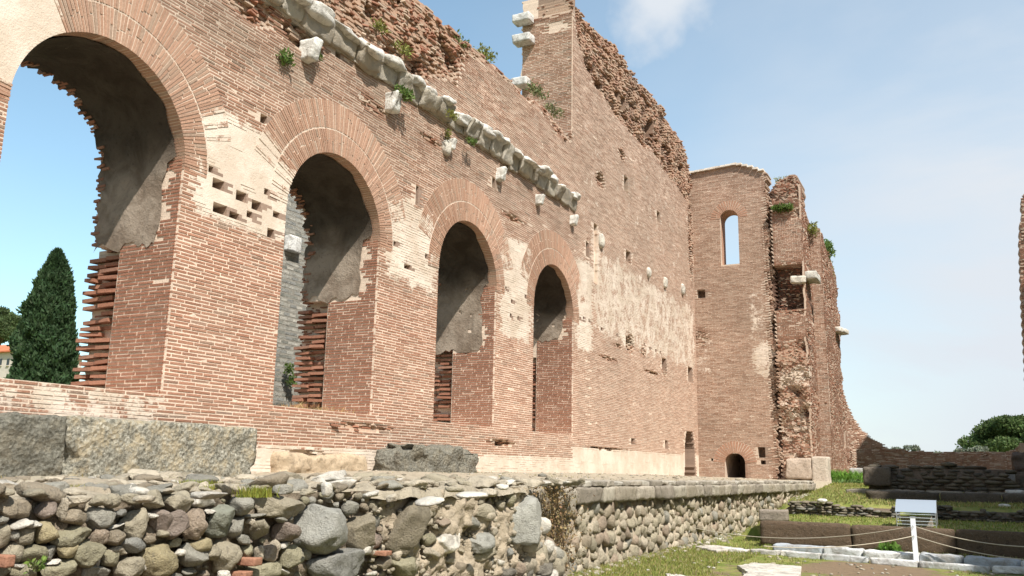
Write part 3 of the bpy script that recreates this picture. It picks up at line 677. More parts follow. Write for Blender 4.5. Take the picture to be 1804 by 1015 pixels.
PW = Wall(planar((0, 46.5, 0), (1, 0, 0), (0, -1, 0)), lambda z: [(-8.46, edgeP(z)-.07)], topP, .9, 2.7, ruP, plP, lambda u, z: .88+.12*n2(u, z, .8, 2)-.1*sstep(14.6, 16, z)-.25*rect(u, z, -8.3, -6.7, 9.8, 12, .2)+.1*rect(u, z, -9, -6, 1, 5, .3), bspans=lambda z: [(-8.20, edgeP(z))], seed=51, cell=.2, blen=.24); PW.ur = (-8.4, -6.6)
_d = PW.depth
PW.depth = lambda u, z: np.where(u < -8.24, .45, _d(u, z)+.65*rect(u, z, -8.5, -6.75, 9.9, 12.15, .12)-.25*rect(u, z, -8.5, -6.4, 4.6, 7.6, .3))
a = Acc(); PW.core(a); a.build('pier_core', MAS, PIER)
a = Acc(); PW.bricks(a)
def side(x, y0, y1, top, zb, seed, ru=.3, th=.5, pls=None, edge=None, tone=.9, yc=None):
    yc = y0 if yc is None else yc; e_ = edge or (lambda z: y1)
    S = Wall(planar((x, 0, 0), (0, 1, 0), (1, 0, 0)), lambda z: [(yc, e_(z))], top, zb, th, ruin=lambda u, z: np.clip(ru+.45*n2(u, z, .8, seed), 0, 1), plaster=pls or (lambda u, z: -.25+.25*n2(u, z, .5, seed+2)), tone=lambda u, z: tone+.1*n2(u, z, .6, seed), seed=seed, cell=.3, bspans=lambda z: [(y0, e_(z))], blen=.3); S.ur = (y0, y1); return S
S1 = side(-6.66, 46.52, 49.1, lambda u: np.interp(u, [46.5, 47.3, 48.2, 49.1], [16.7, 16.0, 15.3, 14.9]), .9, 53, .3, .10)
a2 = Acc(); S1.core(a2); S1.bricks(a2); a2.build('pier_side', MAS, PIER)
a.build('brick_facing', MAS, PIER)
T1 = Wall(planar((0, 49.1, 0), (1, 0, 0), (0, -1, 0)), lambda z: [(-6.7, -6.16)], lambda u: 14.7+0*u, .9, .4, ruin=lambda u, z: 0*u, tone=lambda u, z: .95+0*u, seed=55, blen=.3, bspans=lambda z: [(-6.7, -6.12)]); T1.ur = (-6.7, -6.1)
a = Acc(); T1.core(a); T1.bricks(a); a.build('pilaster', MAS, PIER)
S2 = side(-6.12, 49.1, 56.4, lambda u: np.interp(u, [49, 50, 51.5, 53, 55, 56.4], [14.8, 14.6, 14.0, 13.9, 13.3, 12.3]), .9, 57, .25, 1.1, yc=49.46, edge=lambda z: 55.9+.4*math.sin(z*1.3)+.2*math.sin(z*4.7)-(0.5 if 6 < z < 8 else 0))
a = Acc(); S2.core(a); S2.bricks(a); a.build('flank_wall', MAS, PIER)
one('cornice_stub', rbox((-6.45, 47.3, 11.6), (.35, .75, .22), 6, .05, 3, 9, rz(.0), .15, .4), MARBLE, PIER, (.58, .55, .48), True, True)
one('cornice_stub', rbox((-6.98, 46.25, 11.3), (.40, .2, .2), 6, .04, 3, 10, rz(.2), .2, .3), MARBLE, PIER, (.60, .54, .44), True, True)
one('cornice_stub', rbox((-5.95, 54.3, 9.75), (.28, .8, .16), 6, .05, 3, 11, rz(-.2), .25, .3), MARBLE, PIER, (.62, .56, .48), True, True)
one('base_block', rbox((-7.35, 46.15, 1.75), (.62, .42, .52), 8, .05, 2, 12, rz(.05), .1, .3), STONE, PIER, (.46, .37, .29), True, True)
one('base_block', rbox((-6.35, 46.5, 1.6), (.38, .6, .75), 8, .05, 2, 13, rz(.0), .1, .2), STONE, PIER, (.55, .47, .38), True, True)
# apse: curved wall, high at the pier and worn down to a low stump all the way round
AR, AC = 4.4, (-1.72, 55.6)
def mpA(u, d, z):
    u = np.asarray(u, float); th = np.pi-u/AR; rr = AR-np.broadcast_to(d, u.shape); return np.stack([AC[0]+rr*np.cos(th), AC[1]+rr*np.sin(th), np.broadcast_to(z, u.shape)], -1)
AL = AR*math.pi
topA = lambda u: np.interp(u, [0, .4, 1.0, 1.8, 2.6, 3.4, 4.4, 6, 9, 11, 12.5, AL], [8.0, 6.4, 5.6, 4.8, 4.1, 3.6, 3.15, 2.95, 2.9, 2.9, 3.0, 3.3])
AP = Wall(mpA, lambda z: [(0, AL)], topA, .8, 1.2, ruin=lambda u, z: np.clip(.2+.4*n2(u, z, .8, 61), 0, 1), plaster=lambda u, z: -.1+.2*n2(u, z, .5, 2), tone=lambda u, z: .9+.1*n2(u, z, .6, 3), seed=61, cell=.3); AP.ur = (0, AL)
a = Acc(); AP.core(a); AP.bricks(a); a.build('apse_curve', MAS, PIER)

# ================================================================== ruin across the nave: only its broken edge shows at the right border
OPP = empty('opposite_ruin', (0, 0, 0), 'dark broken brick pier cut by the right border, with unseen masonry shaped to shade the court', 'ruined wall')
_e = np.array([pl(x, y, 1, 48.8)[[0, 2]] for x, y in ((1812, 800), (1806, 650), (1803, 600), (1799, 520), (1796, 430), (1797, 398), (1801, 378))])
eR = lambda z: float(np.interp(z, _e[:, 1], _e[:, 0]))+.03*math.sin(z*14)
RW = Wall(planar((0, 48.8, 0), (1, 0, 0), (0, -1, 0)), lambda z: [(eR(z), 9.2)], lambda u: np.interp(u, [2.6, 3.2, 3.4, 3.8, 5, 9.2], [13.6, 13.9, 14.6, 15.5, 17.0, 19]), .8, .9, ruin=lambda u, z: .3+.3*n2(u, z, .7, 4), tone=lambda u, z: .8+0*u, seed=81, cell=.4); RW.ur = (2.6, 9.2)
a = Acc(); RW.core(a); RW.bricks(a); a.build('pier_masonry', MAS, OPP)
topR = lambda u: np.interp(u, [8.5, 9.5, 11, 13, 16, 19, 21, 25, 40, 49], [9, 13, 15.0, 15.2, 16.5, 18.6, 20.4, 20.4, 20.2, 20])+.2*n2(u, 0*u, .8, 3)  # long wall out of view, top line shaped for the shadow it casts
RL = Wall(planar((9.2, 0, 0), (0, -1, 0), (-1, 0, 0)), lambda z: [(-62, -8.5)], lambda u: topR(-u), .0, 2.0, ruin=lambda u, z: .15+0*u, tone=lambda u, z: .85+0*u, seed=83, cell=.9, blen=.8, ch=CH*2); RL.ur = (-62, -8.5)
RB = Wall(planar((0, 49.8, 0), (1, 0, 0), (0, -1, 0)), lambda z: [(4.4+.02*z, 9.2)], lambda u: 19.5+0*u, .8, 3.5, seed=84, cell=.6, ch=CH*2, tone=lambda u, z: .6+.1*n2(u, z, 2, 3), dull=.6); RB.ur = (4.2, 9.2)  # unseen block behind the pier, added to shade the apse wall
a = Acc(); RL.core(a); RB.core(a); a.build('unseen_masonry', MAS, OPP)

# ================================================================== ground: one sheet with terraces, the platform and the hill
def zg(x, y):
    plat = np.interp(y, [0, 11, 15, 38, 50], [1.38, 1.39, 1.37, 1.21, 1.14]); wallz = np.interp(y, [0, 12, 16, 29, 45, 60], [1.30, 1.34, 1.44, 1.42, 1.25, 1.15])
    p = plat+(wallz-plat)*sstep(-5.6, -11.5, x)
    p = p+(.03+.05*sstep(-10.5, -8, x)*(1-sstep(12, 14, y)))*fbm(np.stack([x*1.3, y*1.3, x*0], -1), 3, 4)+.02*fbm(np.stack([x*5, y*5, x*0], -1), 13, 2)
    c = 0.02*fbm(np.stack([x*.9, y*.9, x*0], -1), 5, 3)+0*x
    c = c+.44*sstep(20.45, 20.5, y)+.08*sstep(20.5, 23.5, y)+.30*sstep(24.2, 24.6, y)+.25*sstep(25, 33, y)
    sl = 0.02*fbm(np.stack([x*2, y*2, x*0], -1), 5, 3)+np.interp(y, [14, 25, 27.5, 29.4, 31, 33, 38, 44], [-.02, .0, .06, .22, .46, .68, .82, 1.1])
    w = sstep(-4.15, -4.05, x)*(y < 22)+sstep(-5.3, -4.1, x)*(y >= 22); c = c*w+sl*(1-w)
    z = np.where(x < -5.62, p, c)
    hill = 8.6*sstep(-38, -85, x)*sstep(5, 40, y)*(1-sstep(110, 190, y)); z = z+np.where(x < -30, hill, 0)
    far = sstep(60, 120, np.abs(y-25)+np.maximum(x-20, 0)); z = z*(1-far*(x > -30))
    return z
xs = np.unique(np.concatenate([-np.geomspace(40, 3000, 24), np.arange(-40, -13, 1.5), np.arange(-13, -5.7, .14), [-5.68, -5.625, -5.61], np.arange(-5.5, 3.5, .12), np.arange(3.5, 20, 1.2), np.geomspace(20, 3000, 20)]))
ys = np.unique(np.concatenate([-np.geomspace(5, 3000, 16), np.arange(-5, 3, .5), np.arange(3, 22, .12), [20.44, 20.46, 20.5, 20.52], np.arange(22, 50, .3), np.arange(50, 100, 2.5), np.geomspace(100, 3000, 16)]))
GX, GY = np.meshgrid(xs, ys, indexing='ij'); GZ = zg(GX, GY); V = np.stack([GX, GY, GZ], -1).reshape(-1, 3); k = np.arange(GX.size).reshape(GX.shape)
Fq = np.stack([k[:-1, :-1], k[1:, :-1], k[1:, 1:], k[:-1, 1:]], -1).reshape(-1, 4)
def grassy(x, y):
    g = .25+0*x
    g = np.where(x < -5.6, .20+.1*n2(x, y, 1.2, 5), g)
    court = .56+.10*n2(x, y, 1.1, 9)+.7*blob(x, y, -4.9, 15.2, 1.0, 3.2)+.5*blob(x, y, -3.3, 17.4, 1.0, 1.6)+.25*blob(x, y, -.5, 19.4, 5, .7)-.4*blob(x, y, -1.8, 16.6, 1.4, 1.2)+.5*((x < -4.1) & (y > 17))+.35*(y > 20.6)+.35*((y > 38) & (x < -2))
    g = np.where((x >= -5.6) & (x < 12) & (y > 5), court, g); g = np.where(np.abs(x) > 30, .8, g); return g
gc = np.empty((len(V), 4)); gc[:, :3] = np.array([.24, .17, .105]); pm_ = V[:, 0] < -5.6; gc[pm_, :3] = np.array([.43, .36, .265]); gc[:, 3] = grassy(V[:, 0], V[:, 1])
mesh_obj('ground', V, Fq, GROUND, None, gc, True)['kind'] = 'structure'

# ================================================================== retaining wall of field stones in front of the platform
RET = empty('stone_retaining_wall', (0, 0, 0), 'low wall of rounded field stones and mortar in front of the platform, crumbling at the left', 'stone wall')
PAL0 = dict(t=(.40, .36, .27), y=(.44, .36, .20), o=(.31, .29, .20), g=(.34, .34, .31), b=(.30, .24, .19), m=(.30, .21, .19), p=(.42, .31, .26), w=(.72, .68, .62), c=(.60, .53, .43), u=(.27, .30, .32), e=(.27, .32, .27), d=(.15, .14, .14), r=(.55, .20, .10), G=(.44, .46, .45), h=(.25, .21, .16))
PAL = {k: tuple((np.array(v)*.72+np.mean(v)*.28*np.array([1.03, 1.0, .88]))*np.array([1.04, 1.0, .86])*(.80 if k not in 'wcGr' else .92)) for k, v in PAL0.items()}; PAL.update(r=(.40, .14, .07), m=(.19, .145, .12), p=(.27, .205, .15), u=(.185, .185, .17), e=(.20, .21, .165), G=(.31, .305, .27), g=(.235, .225, .19), t=(.30, .26, .185), c=(.42, .36, .27), w=(.56, .52, .45)); PAL = {k: (v if k in 'r' else tuple(np.array(v)*.92+np.array([.36, .31, .235])*.18)) for k, v in PAL.items()}
Z = []
def zs(off, L):
    for (x, y, w, h, c, *r) in L: Z.append((off+x/5.8, 840+y/5.8, w/5.8, h/5.8, c, r[0] if r else 0))
zs(0, [(790, 410, 240, 180, 'b'), (1070, 430, 250, 230, 'g'), (1250, 375, 110, 80, 'u'), (1430, 500, 230, 310, 't', -.3), (1575, 395, 75, 55, 'w'), (560, 340, 180, 200, 'm'), (260, 330, 190, 170, 'b'), (100, 320, 200, 180, 'b'), (30, 610, 170, 220, 't'), (290, 600, 190, 180, 't'), (500, 580, 190, 200, 'y'), (770, 610, 330, 170, 'o'), (1045, 620, 160, 150, 'p'), (1210, 620, 190, 150, 'b'),
       (155, 800, 220, 200, 't'), (360, 800, 200, 190, 'o'), (540, 780, 170, 130, 'g', .3), (710, 750, 180, 120, 'y'), (920, 780, 250, 240, 'o'), (1360, 700, 220, 130, 'u', -.3), (1240, 760, 190, 80, 'c'), (1170, 830, 240, 140, 'o'), (1330, 930, 250, 200, 't'), (1640, 860, 330, 340, 'y'), (650, 940, 340, 200, 'o', .4), (1030, 970, 270, 150, 'g'), (60, 970, 130, 130, 'o'), (290, 970, 260, 130, 'o'), (1060, 250, 170, 120, 't'), (1180, 245, 130, 140, 't'), (1350, 230, 230, 100, 't'), (1610, 240, 260, 160, 't'),
       (760, 285, 150, 60, 'c'), (655, 340, 30, 210, 'c'), (1690, 460, 190, 210, 'm'), (1225, 510, 150, 35, 'w', .2), (220, 490, 190, 60, 'w', .3), (345, 490, 130, 60, 'w'), (1025, 835, 50, 140, 'w'), (180, 915, 100, 35, 'w'), (545, 880, 110, 35, 'w', .3), (1450, 920, 50, 110, 'w', -.3), (20, 440, 160, 80, 'g'), (150, 600, 70, 100, 'g'), (1530, 640, 110, 80, 'b'), (1660, 580, 90, 70, 't')])
zs(300, [(150, 265, 250, 220, 't'), (410, 245, 340, 110, 'w'), (750, 285, 190, 160, 'g'), (1150, 305, 620, 200, 't', -.12), (60, 480, 230, 240, 'm'), (300, 470, 210, 260, 'p'), (550, 450, 230, 300, 'e'), (735, 510, 180, 220, 'g'), (960, 530, 200, 210, 't'), (1205, 560, 210, 190, 'm'), (330, 700, 210, 130, 'y'), (270, 810, 240, 200, 'g', -.3), (610, 820, 270, 270, 't', -.4), (450, 800, 150, 120, 't'), (840, 760, 140, 110, 'o'), (1030, 780, 130, 160, 'p', -.3), (1250, 840, 200, 210, 'o'), (1430, 790, 140, 100, 'g', -.3), (1000, 960, 330, 170, 'o'), (1215, 700, 170, 45, 'w', .1), (100, 775, 90, 55, 'w'), (50, 880, 110, 190, 'y'), (430, 360, 70, 45, 'w'), (160, 425, 65, 55, 'w'), (835, 465, 60, 50, 'c'), (915, 400, 240, 35, 'g'), (1140, 440, 160, 50, 'g'), (790, 640, 180, 90, 'g'), (930, 780, 40, 150, 'c'), (1190, 970, 110, 40, 'w', -.5), (560, 990, 110, 70, 'w'), (380, 1000, 120, 70, 'p'), (250, 970, 170, 60, 'g'), (90, 680, 130, 100, 'o'), (1100, 700, 60, 120, 'c')])
zs(600, [(-160, 520, 520, 420, 'G'), (-10, 890, 640, 300, 'u', -.1), (250, 545, 270, 320, 'h'), (700, 515, 540, 430, 'h', .2), (1420, 670, 410, 200, 'G'), (1110, 650, 300, 180, 'w', .2), (1350, 475, 250, 110, 'g', -.25), (1190, 355, 190, 110, 'g'), (275, 740, 150, 85, 'w'), (435, 880, 170, 110, 'b', .3), (640, 920, 320, 230, 'o', -.2), (590, 780, 120, 130, 'c'), (900, 290, 110, 55, 'w'), (1040, 275, 130, 60, 'c', .2), (1260, 260, 160, 75, 'p', -.2), (1650, 290, 110, 90, 't'), (1640, 880, 110, 75, 'w', -.2), (1230, 930, 170, 140, 'b'), (960, 370, 160, 60, 'c'), (1040, 480, 150, 80, 'p'), (800, 900, 120, 100, 'c'), (1480, 800, 380, 140, 't', .1), (960, 790, 260, 110, 'c', -.2), (1130, 860, 130, 60, 'c'), (1570, 560, 110, 90, 'c'), (1480, 340, 240, 140, 't'), (350, 990, 110, 50, 'w')])
zs(850, [(60, 370, 190, 120, 'c'), (410, 930, 140, 130, 'p'), (290, 980, 340, 130, 'd'), (290, 780, 110, 90, 'u'), (650, 940, 400, 150, 'd'), (600, 800, 340, 180, 't')])
Z.append((928, 926, 74, 78, 'G', .3))
BR = [(300+820/5.8, 840+865/5.8, 24, 14), (300+720/5.8, 840+990/5.8, 24, 9), (600+425/5.8, 840+780/5.8, 25, 8), (2, 988, 18, 22)]
XF = -5.0; YD = np.array([0, 1, 0]); rg = np.random.default_rng(21); taken = []
stones_big = sorted(Z, key=lambda s: -s[2]*s[3]); 
restA = Acc()
for j, (px, py, w, h, c, r) in enumerate(stones_big):
    big = w*h > 900; p = pl(px, py, 0, XF); mpx = depth_px(p); hz = h/2*mpx*1.20; hy = w/2*mpx*1.36; hx = max(min(hy, hz*1.3, .24), .05)
    ctr = np.array([XF-.03-(.02 if big else .0)+rg.uniform(-.03, .03), p[1], p[2]])
    lit = c in 'wc'; V, Fq = rock(ctr, (hx, hy, hz), (r, 0, rg.uniform(-.2, .2)+.15), 4 if w*h > 1200 else 3, rg.uniform(.72, .92) if not lit else .8, .26 if not lit else .32, .075, 400+j, 7)
    col = np.array(PAL[c])*rg.uniform(.88, 1.12); taken.append((p[1], p[2], hy, hz))
    if j < 92: one('field_stone', (V, Fq), MARBLE if c in 'w' else STONE, RET, tuple(col))
    else: restA.add(V, Fq, col)
for (px, py, w, h) in BR:
    p = pl(px, py, 0, XF+.03); m_ = depth_px(p); one('brick_fragment', rbox((XF+.02, p[1], p[2]), (.08, w/2*m_*1.1, h/2*m_), 4, .006, 8, 3, rz(.2), .1, .1), MAS, RET, (.30, .15, .095, -.5), True, True)
# fillers between them: dart throwing on the wall face
def tops(y): return 1.30+.0*y
zlo_f = lambda y: float(np.interp(y, [2, 6, 9, 12], [.75, .5, .2, -.1]))
cnt = 0
T = np.array(taken)
def free(y, z, a, b, T, k=.86): return not np.any(((T[:, 0]-y)/(T[:, 2]+a))**2+((T[:, 1]-z)/(T[:, 3]+b))**2 < k)
for (amin, amax, tries, kk) in ((.06, .11, 1200, .80), (.03, .055, 2600, .95), (.016, .035, 7000, .8)):
    for _ in range(tries):
        y = rg.uniform(2.6, 11.3); hh = rg.uniform(amin, amax); a_ = hh*rg.uniform(1, 1.7); z = rg.uniform(zlo_f(y), 1.35-hh*.5)
        if y > 7.4 and hh > .03 and rg.random() < .6: continue
        if y > 10.2 and z > 1.25-(y-10.2)*.9: continue
        if free(y, z, a_, hh, T, kk):
            T = np.vstack([T, (y, z, a_, hh)]); c = PAL[rg.choice(list('toogbmptcgt'))]; mort = y > 7.4
            lv = 2 if hh > .03 else 1
            V, Fq = rock((XF-.06+rg.uniform(-.05, .02)-(.0 if mort else .03), y, z), (hh*1.1, a_, hh), (rg.uniform(-.4, .4), 0, rg.uniform(-.4, .4)), lv, .85, .28, .08, 2000+cnt, 6)
            restA.add(V, Fq, np.array(c)*rg.uniform(.8, 1.1)); cnt += 1
for _ in range(800):
    y = rg.uniform(7.0, 11.2); z = rg.uniform(zlo_f(y), 1.33-max(0, y-10.3)*.9); hh = rg.uniform(.010, .032)
    V, Fq = rock((XF-.045+rg.uniform(-.03, .04), y, z), (hh*1.3, hh*1.6, hh), (rg.uniform(-.8, .8), 0, rg.uniform(-1, 1)), 1, .8, .35, .0, 3000+_, 5); restA.add(V, Fq, np.array(PAL[rg.choice(list('cctcpttb'))])*rg.uniform(.75, 1.05))
# ragged end return of the near stretch
for _ in range(170):
    y = rg.uniform(10.4, 11.4); z = rg.uniform(-.05, 1.2-(y-10.4)*.75); hh = rg.uniform(.04, .15); V, Fq = rock((XF-rg.uniform(.0, .6), y, z), (hh*1.2, hh*1.3, hh), (rg.uniform(-.5, .5), 0, rg.uniform(0, 3)), 2, .85, .22, .05, 5000+_, 3); restA.add(V, Fq, np.array(PAL[rg.choice(list('tcwgpt'))])*rg.uniform(.85, 1.1))
# far stretch, smaller stones set in courses
XF2 = -5.58; T = np.zeros((1, 4)); T[0] = (-99, 0, .1, .1); zl2 = lambda y: float(np.interp(y, [11, 25, 27.5, 29.4, 31, 33, 38], [-.05, -.02, .04, .2, .44, .66, .8]))
for (amin, amax, tries, kk) in ((.085, .13, 6500, .74), (.045, .075, 11000, .78)):
    for _ in range(tries):
        y = 11.4+26.8*rg.random()**1.15; hh = rg.uniform(amin, amax); a_ = hh*rg.uniform(.85, 1.5); z = rg.uniform(min(zl2(y)+.02, .97-hh*.6), 1.0-hh*.6)
        near = T[np.abs(T[:, 0]-y) < .6]
        if len(near) == 0 or free(y, z, a_, hh, near, kk):
            T = np.vstack([T, (y, z, a_, hh)]); c = PAL[rg.choice(list('ttttgccpbt'))]
            V, Fq = rock((XF2-.05+rg.uniform(-.04, .03), y, z), (hh*.9, a_*1.15, hh*1.15), (rg.uniform(-.5, .5), 0, rg.uniform(-.3, .3)), 2, .68, .25, .05, 9000+_, 5); restA.add(V, Fq, np.array(c)*rg.uniform(.85, 1.15))
restA.build('small_field_stones', STONE, RET, True)['kind'] = 'stuff'
# mortar between the stones
def sheetx(x0, y0, y1, zb, zt, dy, dz, amp, sc, seed, ztopf=None):
    ny, nz_ = int((y1-y0)/dy)+1, int((zt-zb)/dz)+1; Y, T_ = np.meshgrid(np.linspace(y0, y1, ny), np.linspace(0, 1, nz_), indexing='ij'); top = zt+0*Y if ztopf is None else ztopf(Y); Zz = zb+(top-zb)*T_
    X = x0+amp*fbm(np.stack([Y*sc, Zz*sc, Y*0+seed], -1), seed, 4); V = np.stack([X, Y, Zz], -1).reshape(-1, 3); k = np.arange(Y.size).reshape(Y.shape); return V, np.stack([k[:-1, :-1], k[1:, :-1], k[1:, 1:], k[:-1, 1:]], -1).reshape(-1, 4)
def mcol(V, lo, hi, y0, y1): t = sstep(y0, y1, V[:, 1])[:, None]; return np.array(lo)*(1-t)+np.array(hi)*t
V, Fq = sheetx(XF-.13, 2.2, 11.0, -.3, 1.28, .025, .025, .16, 4.2, 31, lambda y: 1.35-.0*y-np.clip(y-10.3, 0, 1)*.9); V[:, 0] += .10*sstep(7.0, 7.8, V[:, 1])+.05*np.abs(fbm(V*[0, 11, 11]+3, 51, 3))-.09*sstep(.25, .5, fbm(V*[0, 3.4, 3.4]+9, 52, 3))
mesh_obj('mortar', V, Fq, STONE, RET, mcol(V, (.24, .19, .135), (.44, .36, .26), 6.6, 7.6), True)
V, Fq = sheetx(XF2-.055, 10.8, 38.3, -.3, 1.22, .05, .04, .07, 5, 33); mesh_obj('mortar', V, Fq, STONE, RET, mcol(V, (.38, .31, .22), (.42, .35, .26), 12, 20), True)
# top surface of the near stretch reaching back to the platform, ragged lip over the stones
yy = np.arange(2.2, 11.2, .05); tt = np.linspace(0, 1, 20); Y, T_ = np.meshgrid(yy, tt, indexing='ij'); lip = XF-.14+.10*fbm(np.stack([Y*3.2, Y*0, Y*0], -1), 41, 5)+.05*fbm(np.stack([Y*14, Y*0, Y*0], -1), 44, 3)+.20*sstep(6.6, 7.6, Y)-np.clip(Y-10.3, 0, 1)*.5
X = lip+(-5.75-lip)*T_; Zt = 1.375+.07*fbm(np.stack([X*4, Y*4, X*0], -1), 42, 4)+.012*fbm(np.stack([X*16, Y*16, X*0], -1), 43, 2)+(T_-1)*.01; Zt = np.where(T_ < .01, 1.28+.05*fbm(np.stack([Y*6, Y*0, Y*0], -1), 45, 3), Zt)
V = np.stack([X, Y, Zt], -1).reshape(-1, 3); k = np.arange(X.size).reshape(X.shape); mesh_obj('mortar_top', V, np.stack([k[:-1, :-1], k[1:, :-1], k[1:, 1:], k[:-1, 1:]], -1).reshape(-1, 4), STONE, RET, np.tile([.40, .34, .25, 0], (len(V), 1)), True)
# capping blocks of the far stretch
y = 11.2; k = 0; rg = np.random.default_rng(9)
while y < 38.2:
    L = rg.uniform(.55, 1.25) if k else .9; hz = .135 if k > 1 else .24; zc = float(np.interp(y, [11, 15, 38], [1.32, 1.29, 1.15]))-hz+.0
    one('cap_block', rbox((XF2-.12, y+L/2, zc), (.24+rg.uniform(-.03, .03), L/2-.015, hz), 6, .035, 4, 40+k, rz(rg.uniform(-.03, .03)), .12, .35), STONE, RET, tuple(np.array([(.34, .29, .22), (.38, .33, .26), (.28, .24, .19), (.40, .355, .28)][k % 4])*rg.uniform(.9, 1.1)), True, True); y += L; k += 1
y = 11.5; k = 0
while y < 38.2:                                       # thin broken upper course over the blocks
    L = rg.uniform(.25, .8); zc = float(np.interp(y, [11, 15, 38], [1.36, 1.335, 1.19]))
    if rg.random() > .08: one('cap_stone', rbox((XF2-.17+rg.uniform(-.05, .04), y+L/2, zc), (.22, L/2-.01, rg.uniform(.035, .06)), 6, .03, 5, 240+k, rz(rg.uniform(-.06, .06)), .2, .4), STONE, RET, tuple(np.array([(.40, .35, .28), (.46, .42, .35), (.31, .27, .215)][k % 3])*rg.uniform(.85, 1.1)), True, True)
    y += L; k += 1
# broken white slabs bedded on top of the near stretch
for j, (px, py, w, h, t, c) in enumerate(((655, 870, 36, 9, .15, 'w'), (760, 882, 58, 12, .22, 'w'), (828, 872, 72, 8, .03, 'w'), (598, 850, 60, 22, .1, 'w'), (575, 862, 20, 24, .5, 'w'), (885, 852, 24, 10, 0, 'w'), (198, 855, 50, 22, .1, 'c'), (228, 862, 34, 18, .2, 'w'), (86, 857, 42, 14, 0, 'c'), (33, 848, 18, 16, .4, 'c'), (50, 847, 17, 14, 0, 'c'), (300, 858, 40, 14, 0, 'c'), (500, 862, 34, 20, .1, 'g'), (540, 868, 36, 12, 0, 't'), (720, 850, 60, 14, 0, 't'), (690, 878, 26, 12, .4, 'c'), (12, 868, 30, 14, 0, 't'), (25, 853, 26, 6, .1, 'p'), (370, 872, 60, 14, 0, 'w'), (330, 850, 44, 12, .1, 'c'), (250, 878, 46, 12, 0, 'c'), (140, 880, 40, 14, 0, 'c'), (430, 850, 40, 12, .1, 'c'), (860, 868, 46, 14, 0, 'c'), (800, 862, 34, 10, 0, 't'))):
    zz = 1.39; p = pl(px, py, 2, zz+.01) if py > 840+14 else pl(px, py+6, 2, zz); p[0] = max(p[0], -7.2) if py > 862 else p[0]
    if p[0] < -10: p = pl(px, py, 0, -7.0)
    m_ = depth_px(p); V, Fq = rock((p[0], p[1], max(p[2], 1.39)), (w/2*m_*.8, w/2*m_*1.1, max(h/2*m_, .02)), (t, 0, rg.uniform(-.5, .5)), 3, .7, .25, .06, 700+j, 5)
    one('bedded_slab', (V, Fq), MARBLE if c == 'w' else STONE, RET, tuple(np.array(PAL[c])*1.05))

# ================================================================== loose things on the platform
def hunk(name, px0, px1, py0, py1, X, hx, mat, col, label, seed, cat='stone block', amp=.06, chip=.25, rnd=.035, dz=0):
    p0, p1 = pl(px0, (py0+py1)/2, 0, X), pl(px1, (py0+py1)/2, 0, X); zt = pl((px0+px1)/2, py0, 0, X)[2]; zb = 1.20
    c = (X-hx, (p0[1]+p1[1])/2, (zt+zb)/2+dz); o = one(name, rbox(c, (hx, (p1[1]-p0[1])/2, (zt-zb)/2), 26, amp, 3.5, seed, None, rnd, chip), mat, None, col, True, True)
    tag(o, label, cat); return o
hunk('andesite_block', 117, 452, 742, 842, -11.35, .45, ANDES, (.33, .31, .25, 1.0), 'long pitted grey and tan stone block at the wall foot below the first arch', 3, amp=.05)
hunk('dark_block', -60, 113, 729, 842, -11.42, .45, ANDES, (.20, .19, .155, .25), 'dark pitted stone block cut by the left border, butting against the long grey one', 5, amp=.07)
hunk('broken_block', 710, 840, 787, 832, -11.45, .4, ANDES, (.21, .195, .16, .2), 'dark broken stone block with a jagged edge at the wall foot under the third arch', 7, amp=.12, chip=.7)
hunk('tan_mortar_lump', 497, 652, 792, 824, -12.2, .30, STONE, (.52, .40, .27), 'long ochre lump of mortar against the wall base below the second arch', 9, 'mortar lump', .10, .6, .2, -.1)
hunk('fallen_drum', 985, 1108, 990, 1100, -4.2, .4, STONE, (.40, .39, .36), 'large pale rounded stone lying at the bottom edge beside the grass', 12, 'fallen stone', .04, .1, .35)
SC.collection.objects['fallen_drum'].data.transform(Matrix.Translation((0, 0, -.9)))

# rubble scattered on the platform
a = Acc(); rg = np.random.default_rng(77)
for j in range(520):
    y = rg.uniform(3, 40)**1.0; x = rg.uniform(-12.0, -5.8); s = rg.uniform(.010, .04)*(1+1.2*(rg.random() < .08)); z = float(zg(np.array([x]), np.array([y]))[0])
    V, Fq = rock((x, y, z+s*.2), (s*1.3, s*1.4, s*.7), (0, 0, rg.uniform(0, 3)), 1, .8, .2, 0, j, 2); a.add(V, Fq, np.array(PAL[rg.choice(list('wcctgtt'))])*rg.uniform(.7, 1.0))
for j in range(620):
    y = rg.uniform(2.8, 12.5); x = -5.05-4.2*rg.random()**1.4; s = rg.uniform(.025, .075)*(1+.8*(rg.random() < .15)); z = float(zg(np.array([x]), np.array([y]))[0]) if x < -5.7 else 1.385
    V, Fq = rock((x, y, z+s*.1), (s*1.5, s*1.6, s*.62), (rg.uniform(-.3, .3), rg.uniform(-.3, .3), rg.uniform(0, 3)), 3, .8, .34, .14, 40+j, 8); a.add(V, Fq, np.array(PAL[rg.choice(list('cctwctgbt'))])*rg.uniform(.8, 1.1))
for j in range(420):
    y = 12+24*rg.random()**1.3; x = -5.5+abs(rg.normal(0, .22)); s = rg.uniform(.02, .06); V, Fq = rock((x, y, float(zg(np.array([x]), np.array([y]))[0])+s*.2), (s*1.3, s*1.4, s*.8), (0, 0, rg.uniform(0, 3)), 1, .8, .25, 0, j, 4); a.add(V, Fq, np.array(PAL[rg.choice(list('wctgcct'))])*rg.uniform(.75, 1.05))
for j in range(260):
    y = rg.uniform(12, 19.5); x = rg.uniform(-4.8, 1.5); s = rg.uniform(.01, .035); V, Fq = rock((x, y, .01), (s*1.3, s*1.4, s*.7), (0, 0, 1), 1, .8, .2, 0, j, 2); a.add(V, Fq, np.array(PAL[rg.choice(list('wctgc'))]))
